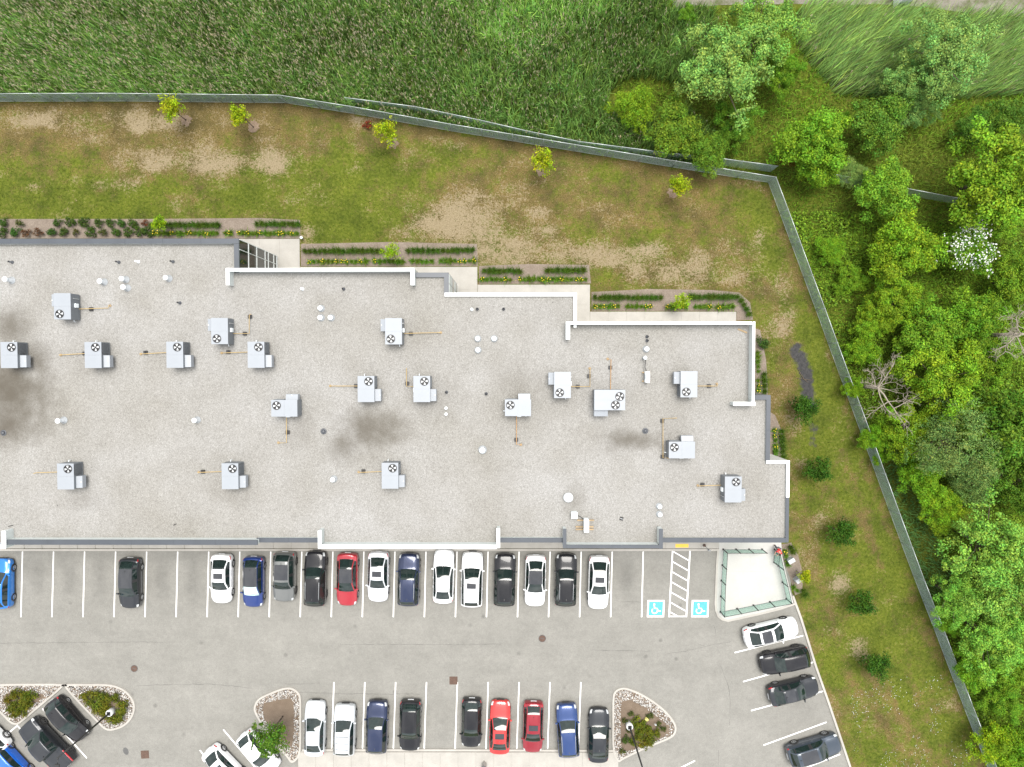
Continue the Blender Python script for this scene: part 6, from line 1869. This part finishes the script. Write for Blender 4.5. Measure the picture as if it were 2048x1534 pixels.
for px, py in [(1250,1440),(1262,1428),(1318,1448),(1326,1458),(1258,1462),(1300,1432)]:
    bed_plant(px, py, BUSH['b'][0], 'foliage', 'weed', 'dull brown green weed, ' + ordinal('isl4') + ' scattered over the soil island', 'weed', 'weeds of the soil island', z=.07, s=.9, lift=.15)
bed_plant(1252, 1478, BUSH['g'][1], 'foliage', 'shrub', 'low green shrub at the stones in the soil island', 'shrub', None, z=.07, s=.9, lift=.25)
bed_plant(1245, 1500, BUSH['b'][0], 'foliage', 'shrub', 'olive shrub at the lower corner of the soil island', 'shrub', None, z=.07, s=.9, lift=.25)

# ------------------------------------------------------------------ person
def skin_body(name, joints, edges, mat, parent, root=0):
    me = bpy.data.meshes.new(name)
    me.from_pydata([j[0] for j in joints], edges, [])
    me.materials.append(mat)
    o = bpy.data.objects.new(name, me); link(o, parent)
    md = o.modifiers.new('skin', 'SKIN'); md.use_smooth_shade = True
    if not me.skin_vertices: me.skin_vertices.new()
    for sv, j in zip(me.skin_vertices[0].data, joints):
        r = j[1]; sv.radius = r if isinstance(r, tuple) else (r, r)
    me.skin_vertices[0].data[root].use_root = True
    o.modifiers.new('sub', 'SUBSURF').levels = 1
    o.modifiers['sub'].render_levels = 1
    return o
c = P(1556, 1097, .9); c.z = .142
person = thing('person', c, 'person in a red top bending forward at the terrace gate', 'person', rz=math.radians(-120))
J = [((0,0,.92),(.15,.11)),((.06,0,1.10),(.14,.10)),((.20,0,1.34),(.16,.10)),((.27,0,1.46),.055),((.33,0,1.55),.085),((.36,0,1.64),.09),((.36,0,1.71),.06),
     ((0,.09,.86),.085),((.06,.11,.48),.06),((-.02,.11,.08),.04),((.12,.11,.035),.035),
     ((0,-.09,.86),.085),((-.02,-.11,.47),.06),((-.12,-.11,.08),.04),((.02,-.11,.035),.035),
     ((.20,.19,1.37),.055),((.32,.23,1.13),.042),((.50,.15,1.02),.032),((.57,.13,1.0),.034),
     ((.20,-.19,1.37),.055),((.34,-.22,1.14),.042),((.52,-.13,1.05),.032),((.59,-.11,1.03),.034)]
E = [(0,1),(1,2),(2,3),(3,4),(4,5),(5,6),(0,7),(7,8),(8,9),(9,10),(0,11),(11,12),(12,13),(13,14),(2,15),(15,16),(16,17),(17,18),(2,19),(19,20),(20,21),(21,22)]
skin_body('body', J, E, M['skin'], person)
skin_body('red_top', [((.01,0,.96),(.175,.125)),((.06,0,1.10),(.165,.12)),((.20,0,1.35),(.18,.12)),((.25,0,1.42),.075),((.20,.20,1.375),.07),((.29,.225,1.19),.058),((.20,-.20,1.375),.07),((.30,-.22,1.20),.058)],
          [(0,1),(1,2),(2,3),(2,4),(4,5),(2,6),(6,7)], M['red_plastic'], person)
skin_body('trousers', [((0,0,.93),(.165,.12)),((0,.09,.86),.10),((.06,.11,.48),.075),((-.02,.11,.12),.058),((0,-.09,.86),.10),((-.02,-.11,.47),.075),((-.12,-.11,.12),.058)],
          [(0,1),(1,2),(2,3),(0,4),(4,5),(5,6)], M['denim'], person)
hair = MB().lathe([(.09,0),(.105,.04),(.10,.09),(.06,.13),(.001,.14)], (.35,0,1.60), 12).build('hair', M['hair'], person, True, False)
for s in (-1, 1):
    for k in range(5):
        fx = [(.035,.022,.01),(.05,.008,-.01),(.055,-.006,-.012),(.05,-.02,-.01),(.04,-.032,-.008)][k]
        b0 = Vector((.57, .13*s, 1.0)) if s > 0 else Vector((.59, -.11, 1.03))
        m = MB().tube([tuple(b0+Vector((.01,fx[1]*s,0))), tuple(b0+Vector((fx[0],fx[1]*s,fx[2]))), tuple(b0+Vector((fx[0]+.02,fx[1]*s*.9,fx[2]-.03)))], [.009,.009,.007], 5)
        m.build('finger', M['skin'], person, True, False)
